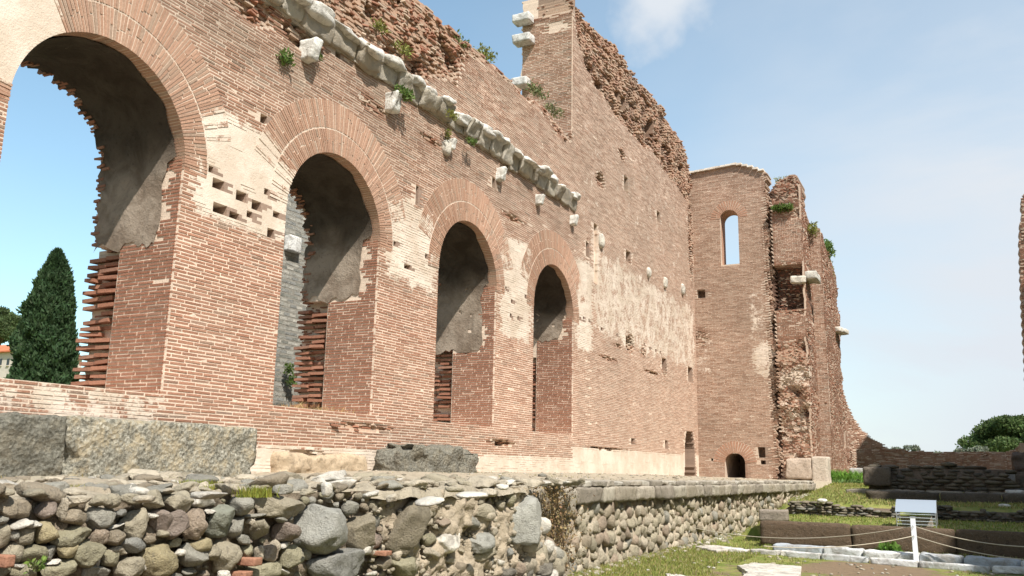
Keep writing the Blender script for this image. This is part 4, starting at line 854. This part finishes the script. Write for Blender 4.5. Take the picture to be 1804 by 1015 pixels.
tag(a.build('loose_rubble', STONE, None, True), 'small stones and chips strewn over the platform and court', 'rubble', kind='stuff')

# ================================================================== court: kerbs, parapet, low ridges, blocks
def line_px(p0, p1, z): return pl(*p0, 2, z), pl(*p1, 2, z)
def seg_blocks(root, name, A, B, L, hw, hh, zc, mat, cols, seed, amp=.02, gap=.012, chip=.25, skip=()):
    rg = np.random.default_rng(seed); A, B = np.array(A[:2]), np.array(B[:2]); d = B-A; D = np.linalg.norm(d); d /= D; an = math.atan2(d[1], d[0]); s = 0; k = 0
    while s < D:
        l = min(L*rg.uniform(.7, 1.3), D-s); c = A+d*(s+l/2)
        if k not in skip: one(name, rbox((c[0], c[1], zc+rg.uniform(-.012, .012)), (l/2-gap, hw*rg.uniform(.85, 1.1), hh), 8, amp, 5, seed*10+k, rz(an+rg.uniform(-.02, .02)), .15, chip), mat, root, tuple(np.array(cols[k % len(cols)])*rg.uniform(.9, 1.1)), True, True)
        s += l; k += 1
K1 = empty('front_kerb', (0, 0, 0), 'front row of thin white marble kerb slabs set in the grass, running right past the post', 'kerb')
A, B = line_px((1385, 976), (1804, 1008), .05); seg_blocks(K1, 'kerb_slab', A, B+(B-A)*.15, .9, .06, .06, .05, MARBLE, [(.66, .65, .62), (.60, .60, .58)], 3)
K2 = empty('rear_kerb', (0, 0, 0), 'second row of thicker blue grey marble blocks below the brown parapet', 'kerb')
A, B = line_px((1366, 964), (1804, 996), .1); seg_blocks(K2, 'marble_block', A, B+(B-A)*.15, .8, .16, .10, .08, MARBLE, [(.40, .43, .46), (.58, .58, .57), (.66, .65, .63), (.45, .47, .49)], 4, .03)
K3 = empty('stone_kerb', (0, 0, 0), 'pale flat kerb stones between the field stone wall and the lawn', 'kerb')
A, B = line_px((1272, 968), (1400, 976), .04); seg_blocks(K3, 'kerb_slab', A, B, .55, .12, .05, .03, MARBLE, [(.62, .58, .52), (.52, .49, .44)], 6, .03)
PARA = empty('brown_parapet', (0, 0, 0), 'long low parapet of smooth brown stone slabs with a pale top edge behind the kerbs', 'parapet')
seg_blocks(PARA, 'parapet_slab', (-4.12, 20.36), (6.5, 20.36), 2.1, .14, .26, .27, STONE, [(.115, .078, .05), (.13, .088, .057), (.105, .072, .045)], 8, .008, .003, .05)
def ridge(root, x0, x1, y, z0, z1, seed, ch=.055, dep=.22, cols='bthp', name='flat_stones', LR=(.09, .28), shade=1.0):
    rg = np.random.default_rng(seed); a = Acc(); n = 0
    z = z0
    while z < z1:
        x = x0+rg.uniform(-.1, .1)
        while x < x1:
            L = rg.uniform(*LR); top = z1-.06+.07*math.sin(x*2.1+seed)+.04*math.sin(x*7)
            if z < top:
                V, Fq = rock((x+L/2, y+rg.uniform(-.05, .05)+(z-z0)*.12, z+ch/2), (L*.60, dep*rg.uniform(.8, 1.1), ch*.72), (0, 0, rg.uniform(-.2, .2)), 2, .8, .15, .04, seed*500+n, 3)
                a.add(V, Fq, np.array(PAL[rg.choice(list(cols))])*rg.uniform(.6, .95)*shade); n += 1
            x += L+.006
        z += ch
    for k in range(2): boxes(a, np.array([[(x0+x1)/2, y+.08+k*.1, (z0+z1)/2-.05]]), np.array([[(x1-x0)/2-.02, dep*.7, (z1-z0)/2-.05]]), np.eye(3)[None], np.array([[.16, .12, .09, 0]]), .01, rg)
    return a.build(name, STONE, root, True)
R1 = ridge(None, -4.15, -1.55, 24.2, .42, .84, 3, cols='bthbg', name='low_stone_ridge'); tag(R1, 'low sunlit ridge of stacked flat brown stones left of the curved plastic cover', 'stone ridge')
R2 = ridge(None, -.75, 5.5, 24.2, .42, .84, 4, cols='bthhd', name='low_stone_ridge', shade=.6); tag(R2, 'low ridge of stacked flat stones right of the curved plastic cover, coloured dark for the shade there', 'stone ridge')  # same stones as the left ridge, darkened to carry the shade
DW = empty('nave_block_wall', (0, 0, 0), 'low wall of masonry blocks, shade painted into their colour, crossing the terrace in front of the apse', 'low wall')
ridge(DW, -2.85, 1.1, 31.5, 1.02, 1.86, 15, .105, .34, 'bhdh', 'masonry_face', (.22, .55), .62); one('corner_stone', rbox((-2.55, 31.2, 1.5), (.42, .3, .30), 8, .04, 4, 5, rz(.05), .12, .3), STONE, DW, (.13, .105, .08), True, True)  # face and corner stone coloured dark to deepen the shade here
KB = empty('terrace_kerb', (0, 0, 0), 'long pale stone edging at the foot of the dark block wall on the upper terrace', 'kerb')
seg_blocks(KB, 'edging_stone', (-3.4, 30.2), (4.5, 29.6), 1.3, .22, .10, 1.0, STONE, [(.24, .21, .16), (.2, .175, .14)], 16, .04)
seg_blocks(KB, 'edging_stone', (-2.6, 27.6), (5.5, 27.6), 1.6, .3, .19, .93, STONE, [(.085, .068, .05), (.10, .08, .06)], 17, .04)  # this row is coloured darker than the other, its shade painted in
DR_ = empty('right_block_wall', (0, 0, 0), 'taller stone wall stub, coloured dark for its shade, at the right border beyond the block wall', 'low wall')
seg_blocks(DR_, 'wall_block', (1.05, 33.0), (7, 33.0), 1.1, .5, .33, 1.4, STONE, [(.11, .085, .065), (.14, .11, .08)], 18, .05, .01, .3)  # both courses of the stub have their shade put into the colour
seg_blocks(DR_, 'wall_block', (1.35, 33.1), (7, 33.1), 1.0, .45, .30, 2.02, STONE, [(.12, .09, .07), (.10, .08, .06)], 19, .08, .01, .5)
o = one('white_fragment', rbox((1.75, 30.3, 1.14), (.75, .12, .045), 8, .03, 4, 3, rz(.02), .2, .4), MARBLE, None, (.66, .64, .6), True, True); tag(o, 'thin white marble strip on the shaded terrace at the right border', 'marble fragment')
o = one('white_fragment', rbox((1.1, 32.35, 1.55), (.28, .1, .13), 6, .02, 4, 4, rz(.0), .1, .2), MARBLE, None, (.30, .28, .27), True, True); tag(o, 'small squared grey stone against the dark wall stub at the right border', 'marble fragment')
for j, (px, py, w, z, lab) in enumerate(((1448, 882, 17, .9, 'round white boulder on the sunlit grass slope above the left stone ridge'), (1770, 892, 20, .85, 'small pale stone on the dark terrace near the right border'))):
    p = pl(px, py, 2, z); m_ = depth_px(p); tag(one('pale_stone', rock((p[0], p[1], p[2]), (w/2*m_, w/2*m_, w*.22*m_), (0, 0, j), 3, .85, .2, .03, 60+j), MARBLE, None, (.66, .62, .55)), lab, 'stone')
for j, (x0, x1, y0, z, lab) in enumerate(((1365, 1375, 0, 0, ''),)): pass
tag(one('corner_block', rbox((-4.05, 21.6, .60), (.32, .25, .13), 6, .02, 4, 8, rz(.1), .1, .2), STONE, None, (.30, .25, .2), True, True), 'squared dark block on the left end of the brown parapet', 'stone block')
tag(one('grey_block', rbox((-5.15, 52.0, 1.45), (.5, .4, .4), 6, .02, 3, 9, rz(.1), .08, .1), STONE, None, (.42, .41, .39), True, True), 'squared grey stone block standing in the grass at the foot of the apse wall', 'stone block')
p = pl(1352, 1006, 2, .04)
def slab(pts, z, th, name, col, lab, seed):
    P = np.array([pl(x, y, 2, z)[:2] for x, y in pts]); c = P.mean(0); rg = np.random.default_rng(seed); Q = []
    for i in range(len(P)):
        for t in np.linspace(0, 1, 7)[:-1]: q = P[i]*(1-t)+P[(i+1) % len(P)]*t; Q.append(q+(rg.uniform(-.03, .03, 2) if t else 0))
    Q = np.array(Q); n = len(Q); V = []; rings = ((1.0, -th), (1.0, -.012), (.98, 0), (.66, .004), (.33, .002)); 
    for s, dz in rings: V += [(*(c+(q-c)*s), z+dz+(.006*rg.uniform(-1, 1) if dz >= 0 else 0)) for q in Q]
    V.append((*c, z+.002)); Fs = [(r*n+i, r*n+(i+1) % n, (r+1)*n+(i+1) % n, (r+1)*n+i) for r in range(4) for i in range(n)]+[(4*n+i, 4*n+(i+1) % n, 5*n) for i in range(n)]
    o = mesh_obj(name, np.array(V), Fs, MARBLE, None, np.tile([*col, 0], (len(V), 1))); tag(o, lab, 'paving slab')
slab([(1298, 996), (1330, 991), (1412, 997), (1402, 1030), (1280, 1040), (1318, 1008)], .05, .1, 'paving_slab', (.60, .55, .47), 'broad flat pale paving slab at the bottom edge in the worn lawn', 5)
slab([(1172, 1010), (1205, 1013), (1240, 1024), (1175, 1024)], .04, .08, 'paving_slab', (.66, .62, .56), 'thin pale slab sliver in the green grass at the bottom edge', 6)
slab([(1225, 962), (1262, 960), (1300, 966), (1262, 970)], .06, .08, 'paving_slab', (.55, .49, .42), 'flat broken slab beside the foot of the field stone wall', 7)

# post with ropes
def tube(acc, P, r, col, n=6):
    P = np.asarray(P, float); m = len(P); T = np.gradient(P, axis=0); T /= np.linalg.norm(T, axis=1)[:, None]; up = np.array([0, 0, 1.]) if abs(T[0, 2]) < .8 else np.array([1., 0, 0])
    A = np.cross(T, up); A /= np.linalg.norm(A, axis=1)[:, None]; B = np.cross(T, A); r = np.broadcast_to(r, (m,)); an = np.linspace(0, 2*np.pi, n, endpoint=False)
    V = P[:, None]+r[:, None, None]*(np.cos(an)[None, :, None]*A[:, None]+np.sin(an)[None, :, None]*B[:, None]); k = np.arange(m*n).reshape(m, n)
    Fq = np.stack([k[:-1], np.roll(k, -1, 1)[:-1], np.roll(k, -1, 1)[1:], k[1:]], -1).reshape(-1, 4); acc.add(V.reshape(-1, 3), Fq, col)
PB = pl(1615, 994, 2, .0); PT = pl(1608, 914, 1, PB[1]); POST = empty('rope_post', (0, 0, 0), 'slim white metal post carrying the ropes in front of the curved cover', 'post')
ax_ = (PT-PB)/np.linalg.norm(PT-PB); A_ = np.cross(ax_, [0, 1, 0]); A_ /= np.linalg.norm(A_); B_ = np.cross(ax_, A_)
a = Acc(); L_ = np.linalg.norm(PT-PB); boxes(a, ((PT+PB)/2)[None], np.array([[.042, .030, L_/2+.02]]), np.array([[A_, B_, ax_]]), [[1, 1, 1, 0]]); a.build('shaft', WPAINT, POST)
a = Acc(); boxes(a, (PB+[0, 0, .015])[None], np.array([[.10, .09, .018]]), np.eye(3)[None], [[1, 1, 1, 0]]); a.build('base_plate', WPAINT, POST)
a = Acc(); boxes(a, (PT+ax_*.028)[None], np.array([[.048, .036, .008]]), np.array([[A_, B_, ax_]]), [[1, 1, 1, 0]]); a.build('cap', STEEL, POST)
for q in (.62, .84):
    c_ = PB+(PT-PB)*q; a = Acc(); an = np.linspace(0, 2*np.pi, 14); tube(a, np.stack([c_[0]+0*an, c_[1]-.045+.022*np.cos(an), c_[2]+.022*np.sin(an)], 1), .005, [1, 1, 1]); a.build('rope_ring', STEEL, POST)
def rope(p0, p1, sag, lab):
    t = np.linspace(0, 1, 28)[:, None]; P = p0*(1-t)+p1*t; P[:, 2] -= (4*sag*t*(1-t))[:, 0]; a = Acc(); tube(a, P, .0085, [1, 1, 1]); tag(a.build('barrier_rope', ROPE, None, True), lab, 'rope')
hi, lo = PB+(PT-PB)*.84, PB+(PT-PB)*.62
rope(hi, pl(1222, 930, 0, -5.45), .22, 'upper pale rope sagging left from the white post to the field stone wall'); rope(lo, pl(1345, 962, 2, .32), .10, 'lower pale rope sagging left from the white post')
rope(hi, pl(1900, 962, 1, 17.2), .14, 'upper pale rope running right from the white post into the shade'); rope(lo, pl(1900, 990, 1, 17.2), .12, 'lower pale rope running right from the white post into the shade')
# curved plastic cover on a steel frame
CO = empty('curved_cover', (0, 0, 0), 'small curved translucent plastic roof on a thin steel frame behind the white post', 'protective cover')
c0, c1, yF, yB, zB, zT = pl(1581, 935, 1, 21.0)[0], pl(1650, 935, 1, 21.0)[0], 21.0, 21.9, .50, .80
y_ = np.linspace(0, 1, 15); prof = np.stack([yF+(yB-yF)*y_, zT+.30*np.sin(np.pi*(.06+.60*y_))-.06], 1); V = []
for (yy_, zz_) in prof:
    for x in (c0-.02, c1+.02):
        for dz in (0, .008): V.append((x, yy_, zz_+dz))
n = len(prof); Fs = []
for i in range(n-1): b = 4*i; Fs += [(b+1, b+3, b+7, b+5), (b, b+4, b+6, b+2), (b, b+1, b+5, b+4), (b+2, b+6, b+7, b+3)]
mesh_obj('roof_sheet', np.array(V), np.array(Fs), SHEET, CO, np.ones((len(V), 4)), False)
for x in (c0, c1):
    a = Acc(); P = [(x, yF, zB)]+[(x, q[0], q[1]-.012) for q in prof]+[(x, yB, zB)]; tube(a, np.array(P), .011, [1, 1, 1]); a.build('side_frame', STEEL, CO)
for z, yv in ((.76, yF), (.69, yF), (.62, yF), (.55, yF), (.62, yB), (.78, yB)):
    a = Acc(); tube(a, np.array([(c0, yv, z), ((c0+c1)/2, yv, z), (c1, yv, z)]), .007, [1, 1, 1]); a.build('rail', STEEL, CO)
a = Acc(); boxes(a, np.array([[(c0+c1)/2, 21.5, .60]]), np.array([[.30, .3, .10]]), np.eye(3)[None], [[.3, .25, .2, 0]], .03); a.build('covered_stone', STONE, CO)

# ================================================================== vegetation
def leaves(acc, P, size, rng, cols, up=0.0, asp=2.2, droop=None):
    n = len(P); d = rng.normal(size=(n, 3)); d[:, 2] += up*2; d /= np.linalg.norm(d, axis=1)[:, None]; s = np.cross(d, rng.normal(size=(n, 3))); s /= np.linalg.norm(s, axis=1)[:, None]
    size = np.broadcast_to(size, (n,))*rng.uniform(.6, 1.3, n); d = d*size[:, None]; s = s*(size/asp)[:, None]
    V = np.stack([P, P+d*.5+s*.5, P+d, P+d*.5-s*.5], 1).reshape(-1, 3); acc.add(V, np.arange(4*n).reshape(n, 4), np.repeat(cols, 4, 0))
def lcol(n, rng, base, var=.25): return np.array(base)*rng.uniform(1-var, 1+var, (n, 1))*rng.uniform(.9, 1.1, (n, 3))
def blades(acc, P, h, rng, base, w=.012, lean=.35):
    n = len(P); h = np.broadcast_to(h, (n,))*rng.uniform(.5, 1.3, n); an = rng.uniform(0, 2*np.pi, n); sd_ = np.stack([np.cos(an), np.sin(an), 0*an], 1)*w/2
    tip = P+np.stack([rng.normal(0, lean, n)*h, rng.normal(0, lean, n)*h, h], 1); mid = (P+tip)/2+np.stack([0*h, 0*h, h*.12], 1)
    V = np.stack([P-sd_, P+sd_, mid+sd_*.7, tip, mid-sd_*.7], 1).reshape(-1, 3); acc.add(V, np.arange(5*n).reshape(n, 5), np.repeat(lcol(n, rng, base, .35), 5, 0))
rg = np.random.default_rng(99)
# grass of the court and terraces
a = Acc()
def field(n, x0, x1, y0, y1, h, thr, base, w=.014, ff=grassy):
    x = rg.uniform(x0, x1, n); y = rg.uniform(y0, y1, n); g = ff(x, y)+.5*n2(x, y, 1.6, 8); ok = g > thr; x, y = x[ok], y[ok]; blades(a, np.stack([x, y, zg(x, y)-.005], 1), h, rg, base, w); dr = rg.random(len(x)) < .22; blades(a, np.stack([x[dr], y[dr], zg(x[dr], y[dr])], 1), h*1.2, rg, (.38, .31, .15), w*.8)
GR = (.25, .275, .07)
field(15000, -5.55, -3.7, 11.5, 18.5, .06, .74, GR); field(5000, -5.55, -4.1, 16, 36, .06, .6, GR, .016); field(7000, -4.2, 1.5, 13, 19.6, .035, .62, (.25, .27, .075))
field(3500, -4, 3, 19.0, 20.2, .07, .45, (.22, .26, .06)); field(4500, -4, 3, 20.6, 24.0, .05, .5, (.22, .26, .06), .02); field(9000, -4.2, 2, 24.6, 33, .06, .72, (.24, .26, .08), .025); field(5000, -5.5, -2.6, 36, 50, .10, .6, GR, .04)
tag(a.build('grass', LEAF), 'short green grass growing over the court and terraces', 'grass', kind='stuff')
# grass growing on the platform and as tufts on the stone wall
a = Acc()
for (px, py, n, h, sp, base) in ((452, 868, 260, .07, .07, (.22, .23, .04)), (345, 852, 260, .06, .16, (.25, .26, .05)), (400, 858, 200, .05, .14, (.27, .27, .06)), (150, 856, 220, .04, .14, (.28, .26, .08)), (330, 846, 160, .05, .2, (.25, .26, .05))):
    p = pl(px, py, 2, 1.40); p[0] = max(p[0], -8.5); P = p+np.stack([rg.normal(0, sp*.6, n), rg.normal(0, sp, n), 0*rg.random(n)], 1); P[:, 2] = 1.37; blades(a, P, h, rg, base, .007)
n = 2500; x = rg.uniform(-12, -5.7, n); y = rg.uniform(5, 38, n); ok = n2(x, y, .8, 4) > .22; blades(a, np.stack([x[ok], y[ok], zg(x[ok], y[ok])], 1), .05, rg, (.26, .24, .09), .01)
tag(a.build('platform_grass', LEAF), 'thin yellow green grass on the platform top', 'grass', kind='stuff')
def tuft(name, c, spread, n, h, base, lab, leaf=False, mat=None, grp='plants rooted in the masonry'):
    if name == 'wall_plant': spread = np.asarray(spread)*.7; h = h*.75
    a = Acc(); c = np.asarray(c, float); P = c+np.clip(rg.normal(size=(n, 3)), -1.5, 1.5)*np.asarray(spread)
    for q in P[::max(1, n//16)]:                      # stems from the root to the leaves
        m_ = (c+q)/2+rg.normal(size=3)*.1*np.asarray(spread); tube(a, np.array([c-[0, 0, spread[2]*.6], m_, q]), .004, [.13, .14, .06], 4)
    if leaf: leaves(a, P, h, rg, lcol(n, rg, base, .3), .4)
    else: blades(a, P, h, rg, base, h*.12, .5)
    o = a.build(name, mat or LEAF); tag(o, lab, 'plant', grp); return o
G1, G2 = (.11, .17, .04), (.22, .23, .06)
for (px, py, X, sp, n, h, base, lab, leaf) in (
    (505, 103, XW+.1, (.06, .16, .12), 160, .14, G1, 'green plant on the brick face left of the first marble corbel', True),
    (560, 98, XW+.1, (.05, .12, .08), 70, .10, G1, 'small green sprig just right of the first marble corbel', True),
    (712, 165, XW+.35, (.12, .28, .10), 260, .14, G1, 'green plant growing from the cornice above the second marble corbel', True),
    (798, 205, XW+.4, (.08, .2, .10), 120, .13, G2, 'small weed on the cornice right of the big white lump', True),
    (832, 250, XW+.3, (.06, .2, .08), 120, .12, G1, 'weed under the cornice between the second and third corbels', True),
    (790, 240, XW+.05, (.04, .12, .18), 80, .11, G2, 'yellowish weed hanging beside the pale stone on the wall', True),
    (668, 47, XW+.05, (.1, .25, .10), 130, .13, G2, 'weed in the rubble core near the top border above the cornice', True),
    (712, 88, XW+.05, (.1, .35, .12), 150, .13, G2, 'weeds in a pocket of the rubble core above the cornice', True),
    (805, 75, XW-.2, (.2, .35, .15), 220, .16, G1, 'green weeds along the top edge of the rubble core', True),
    (855, 98, XW-.2, (.2, .4, .14), 260, .16, G2, 'bright yellow green weeds on the wall top where the rubble ends', True),
    (945, 160, XW-.3, (.2, .5, .14), 260, .16, (.15, .17, .07), 'dry green weeds on the wall top left of the high wall end', True),
    (975, 195, XW-.3, (.2, .5, .14), 260, .16, (.17, .17, .08), 'grey green weeds at the foot of the high wall end', True),
    ):
    p = pl(px, py, 0, X); tuft('wall_plant', p, sp, n, h, base, lab, leaf)
for (px, py, Y, sp, n, h, base, lab) in ((1378, 367, 46.35, (.45, .12, .12), 500, .22, G1, 'bright green plants on the ledge across the broken pier'), (1385, 317, 47.3, (.5, .4, .08), 200, .2, G2, 'dry weeds on the very top of the broken pier'),
    (1432, 405, 48.6, (.2, .5, .25), 260, .22, G2, 'weeds on the shoulder of the flank wall behind the pier'), (1458, 440, 52.5, (.25, .7, .35), 520, .26, G1, 'large green plant on top of the flank wall'), (1462, 475, 54, (.15, .4, .4), 240, .22, G2, 'yellow green plant hanging down the flank wall edge')):
    p = pl(px, py, 1, Y); tuft('wall_plant', p, sp, n, h, base, lab, True)
p = pl(1568, 985, 2, .0); tuft('kerb_weed', p+[0, 0, .12], (.10, .08, .08), 260, .12, (.12, .22, .04), 'leafy green weed growing between the marble kerbs', True, grp='weeds in the court')
p = pl(1478, 842, 1, 48); tuft('apse_grass', p-[0, 0, .05], (.75, .5, .12), 1400, .3, (.16, .30, .05), 'tall bright green grass at the foot of the apse wall', False, grp='weeds in the court')
p = pl(1500, 850, 1, 44); tuft('apse_weed', p-[0, 0, .12], (.5, .3, .08), 500, .2, (.12, .20, .06), 'pale green herbs on the lawn in front of the apse', True, grp='weeds in the court')
p = pl(62, 998, 0, -4.9); tuft('wall_sprig', p, (.02, .03, .02), 40, .035, (.16, .24, .05), 'small green sprig between the field stones at the bottom left', True, grp='weeds in the court')
# dry creeper on the end of the near wall
a = Acc(); n = 5200; Pc = np.stack([rg.normal(-5.45, .13, n), rg.normal(11.95, .42, n), rg.uniform(.15, 1.33, n)], 1); Pc = Pc[np.abs(Pc[:, 1]-11.95-(1-Pc[:, 2])*.25) < .95-.45*np.abs(Pc[:, 2]-.8)]
leaves(a, Pc, .045, rg, lcol(len(Pc), rg, (.25, .175, .085), .45), .1); SHB = empty('dry_shrub', (0, 0, 0), 'brown dried creeper hanging where the near and far stretches of the stone wall meet', 'dry shrub'); a.build('dry_leaves', DRY, SHB)
a = Acc()
for _ in range(60):
    y0 = rg.uniform(11.4, 12.5); t = np.linspace(0, 1, 8); tube(a, np.stack([-5.42+.06*np.sin(t*5+_), y0+rg.normal(0, .25)*t+.04*np.sin(t*9+_), .1+1.2*t*rg.uniform(.5, 1)], 1), .005, [.2, .13, .07], 4)
a.build('dry_stems', BARK, SHB)
a = Acc(); p = pl(545, 714, 1, 15.6); n = 260; blades(a, np.stack([rg.uniform(-14.6, -12.8, n), rg.uniform(15.0, 17.2, n), np.full(n, SILL)], 1), .16, rg, (.40, .27, .13), .012, .6); tag(a.build('dry_grass', DRY), 'dry straw grass on the sill of the second arch', 'dry grass', 'plants rooted in the masonry')

def crown(acc, blobs, n_per, size, rng, base, lit=.25, flat=1.0):
    for (c, r) in blobs:
        c = np.asarray(c, float); r = np.asarray(r, float)*np.ones(3); n = n_per; d = rng.normal(size=(n, 3)); d /= np.linalg.norm(d, axis=1)[:, None]; rad = rng.uniform(.55, 1.05, n)**.6*(1+.22*fbm(d*2.2+c, 3, 3)); P = c+d*rad[:, None]*r
        leaves(acc, P, size, rng, lcol(n, rng, np.array(base)*rng.uniform(1-lit, 1+lit), .28), .15, 1.6)
def trunk(name, P, r0, r1, root, n=9): a = Acc(); P = np.array(P, float); tube(a, P, np.linspace(r0, r1, len(P)), [.2, .15, .1], n); return a.build(name, BARK, root, True)
# cypress behind the first arch
dC = 38.0; c_top = pl(97, 446, 1, dC*.72); cb = pl(74, 690, 1, dC*.72); CY = empty('cypress_tree', (0, 0, 0), 'tall dark green cypress seen through the first arch', 'tree')
gx, gy = c_top[0]*.35+cb[0]*.65, cb[1]; zb_, zt_ = 1.0, c_top[2]; W_ = 48*depth_px(pl(82, 600, 1, gy))*1.03
gz = float(zg(np.array([gx]), np.array([gy]))[0]); trunk('trunk', [(gx, gy, gz-.3), (gx, gy, gz+2), (gx+.1, gy, gz+(zt_-gz)*.8)], .28, .05, CY)
for m in range(7): t = .15+.1*m; trunk('branch', [(gx, gy, gz+(zt_-gz)*t), (gx+W_*.4*math.cos(m*2.4), gy+W_*.4*math.sin(m*2.4), gz+(zt_-gz)*(t+.12))], .05, .02, CY, 5)
a = Acc(); n = 60000; t = rg.random(n); th = rg.uniform(0, 2*np.pi, n); z_ = gz+.5+(zt_-gz-.5)*t
prof_ = np.interp(t, [0, .08, .3, .5, .7, .85, .95, 1.0], [.85, 1.0, 1.02, .92, .70, .48, .24, .04]); lump = 1+.30*fbm(np.stack([np.cos(th)*1.6, np.sin(th)*1.6, z_*.7], -1), 6, 3)+.28*fbm(np.stack([np.cos(th)*4, np.sin(th)*4, z_*2.0], -1), 7, 2)
rr = W_*prof_*lump*rg.uniform(.80, 1.03, n); P = np.stack([gx+rr*np.cos(th), gy+rr*np.sin(th), z_], 1); cl = lcol(n, rg, (.048, .085, .035), .35); leaves(a, P, .24, rg, cl, 1.1, 2.4); a.build('crown', LEAF, CY)
def tree(name, px, py_top, py_base, Y, wpx, lab, base, nb=26, size=.35, seed=1, dense=900, trunkh=.35, cx=None):
    rg_ = np.random.default_rng(seed); top = pl(px, py_top, 1, Y); bot = pl(px, py_base, 1, Y); wx = wpx*depth_px(top)/2; root = empty(name, (0, 0, 0), lab, 'tree', 'trees beyond the ruin'); x, z1 = top[0], top[2]; z0 = min(bot[2], z1-1); g0 = float(zg(np.array([x]), np.array([Y]))[0]); H = z1-z0
    trunk('trunk', [(x, Y, g0-.3), (x+.1, Y, g0+(z0-g0)*.5), (x, Y, z0+H*.5)], max(.12, H*.04), max(.06, H*.02), root)
    bl = []
    for k in range(nb):
        th = rg_.uniform(0, 2*np.pi); q = rg_.uniform(0, 1)**.5; zz = rg_.uniform(0, 1); rad = math.sqrt(max(0, 1-(zz*1.0)**2))*.85+.05
        c = (x+wx*rad*q*math.cos(th), Y+wx*rad*q*math.sin(th), z0+H*(.18+.72*zz)); bl.append((c, (wx*.30, wx*.30, H*.17)))
        if k % 4 == 0: trunk('limb', [(x, Y, z0+H*.1), ((x+c[0])/2, (Y+c[1])/2, (z0+H*.15+c[2])/2), c], H*.012+.03, .02, root, 5)
    a = Acc(); crown(a, bl, dense, size, rg_, base); a.build('crown', LEAF, root)
tree('pine_tree', 8, 545, 612, 62, 76, 'rounded pine crown at the left border above the tiled roof', (.085, .12, .045), 30, .2, 3, 1000)
tree('broadleaf_tree', 52, 585, 650, 44, 44, 'lighter green bushy tree between the pine and the cypress', (.11, .15, .045), 18, .18, 4, 900)
tree('broadleaf_tree', 1800, 735, 815, 92, 185, 'large rounded green tree beyond the low apse wall at the right border', (.085, .125, .04), 46, .24, 5, 1500)
for j, (px, t, b, w, lab) in enumerate(((1583, 781, 806, 52, 'thin grey green bush just right of the sloping apse wall'), (1612, 787, 806, 26, 'small grey bush right of the first one behind the apse'), (1652, 797, 808, 46, 'low grey green bush at the middle of the apse wall top'), (1692, 790, 808, 34, 'grey twiggy bush left of the large round tree'), (1722, 785, 808, 40, 'pale grey bush in front of the large round tree'))):
    tree('olive_bush', px, t, b, 75, w, lab, (.20, .22, .16), 9, .15, 20+j, 220)

# buildings seen through the arches
HO = empty('stone_house', (0, 0, 0), 'pale rendered house with an orange tiled roof at the left border below the pine', 'house')
yh = 48.0; x0, x1 = pl(-120, 640, 1, yh)[0], pl(34, 640, 1, yh)[0]; zt_, zb_ = pl(20, 618, 1, yh)[2], pl(20, 668, 1, yh)[2]-3; a = Acc()
boxes(a, np.array([[(x0+x1)/2, yh+3, (zt_+zb_)/2]]), np.array([[(x1-x0)/2, 3, (zt_-zb_)/2]]), np.eye(3)[None], [[1, 1, 1, 0]]); a.build('wall', STUCCO, HO)
rt = pl(20, 601, 1, yh)[2]; V = np.array([(x0-.3, yh-.3, zt_), (x1+.3, yh-.3, zt_), (x1+.3, yh+6.3, zt_), (x0-.3, yh+6.3, zt_), (x0-.3, yh+3, rt+.3), (x1-.4, yh+3, rt+.3), (x0-.3, yh-.3, zt_-.12), (x1+.3, yh-.3, zt_-.12), (x1+.3, yh+6.3, zt_-.12), (x0-.3, yh+6.3, zt_-.12)])
mesh_obj('roof', V, [(0, 1, 5, 4), (1, 2, 5), (2, 3, 4, 5), (3, 0, 4), (0, 6, 7, 1), (1, 7, 8, 2), (2, 8, 9, 3), (3, 9, 6, 0), (6, 9, 8, 7)], TILE, HO)
for px in (1, 14, 28):
    q = pl(px, 638, 1, yh-.03); a = Acc(); boxes(a, q[None], np.array([[.14, .03, .28]]), np.eye(3)[None], [[1, 1, 1, 0]]); w_ = a.build('window', GLASS, HO); a = Acc(); boxes(a, (q-[0, .0, .31])[None], np.array([[.2, .07, .03]]), np.eye(3)[None], [[1, 1, 1, 0]]); a.build('sill', STUCCO, w_)
# grey stone wall seen through the second arch
SW = Wall(planar((-21.5, 0, 0), (0, 1, 0), (1, 0, 0)), lambda z: [(19.6+.1*math.sin(z*7), 34)], lambda u: 12.0+.3*np.sin(u), 1.0, .9, ruin=lambda u, z: .0*u, seed=91, blen=.34, cell=.6, ch=.17, tilt=.03); SW.ur = (19.6, 34)
SWO = empty('grey_stone_wall', (0, 0, 0), 'grey squared rubble wall standing behind, seen through the second arch', 'stone wall')
a = Acc(); SW.core(a); o = a.build('wall_core', STONE, SWO)
a = Acc(); SW.bricks(a); C_ = a.C; a.C = [np.concatenate([np.repeat(np.array([(.36, .35, .31), (.28, .28, .26), (.42, .40, .35), (.24, .24, .21)])[rg.integers(0, 4, len(c)//8)]*rg.uniform(.85, 1.15, (len(c)//8, 1)), 8, 0), np.zeros((len(c), 1))], 1) for c in C_]; a.build('squared_stones', STONE, SWO)
qp = pl(520, 430, 0, -21.3); one('marble_insert', rbox((-21.42, qp[1], qp[2]), (.15, .35, .3), 5, .02, 4, 2, None, .1, .2), MARBLE, SWO, (.7, .69, .66), True, True)
for o in (x for x in SWO.children if x.name.startswith('wall_core')):
    me = o.data; n = len(me.vertices); me.color_attributes['Col'].data.foreach_set('color', np.tile([.30, .28, .24, 0], n).astype(np.float32))
for (px, py, lab) in ((510, 650, 'green weed on the grey stone wall low in the second arch'), (515, 672, 'second green weed just below the other on the grey stone wall')):
    tuft('wall_plant', pl(px, py, 0, -21.2), (.1, .15, .15), 160, .16, G1, lab, True)
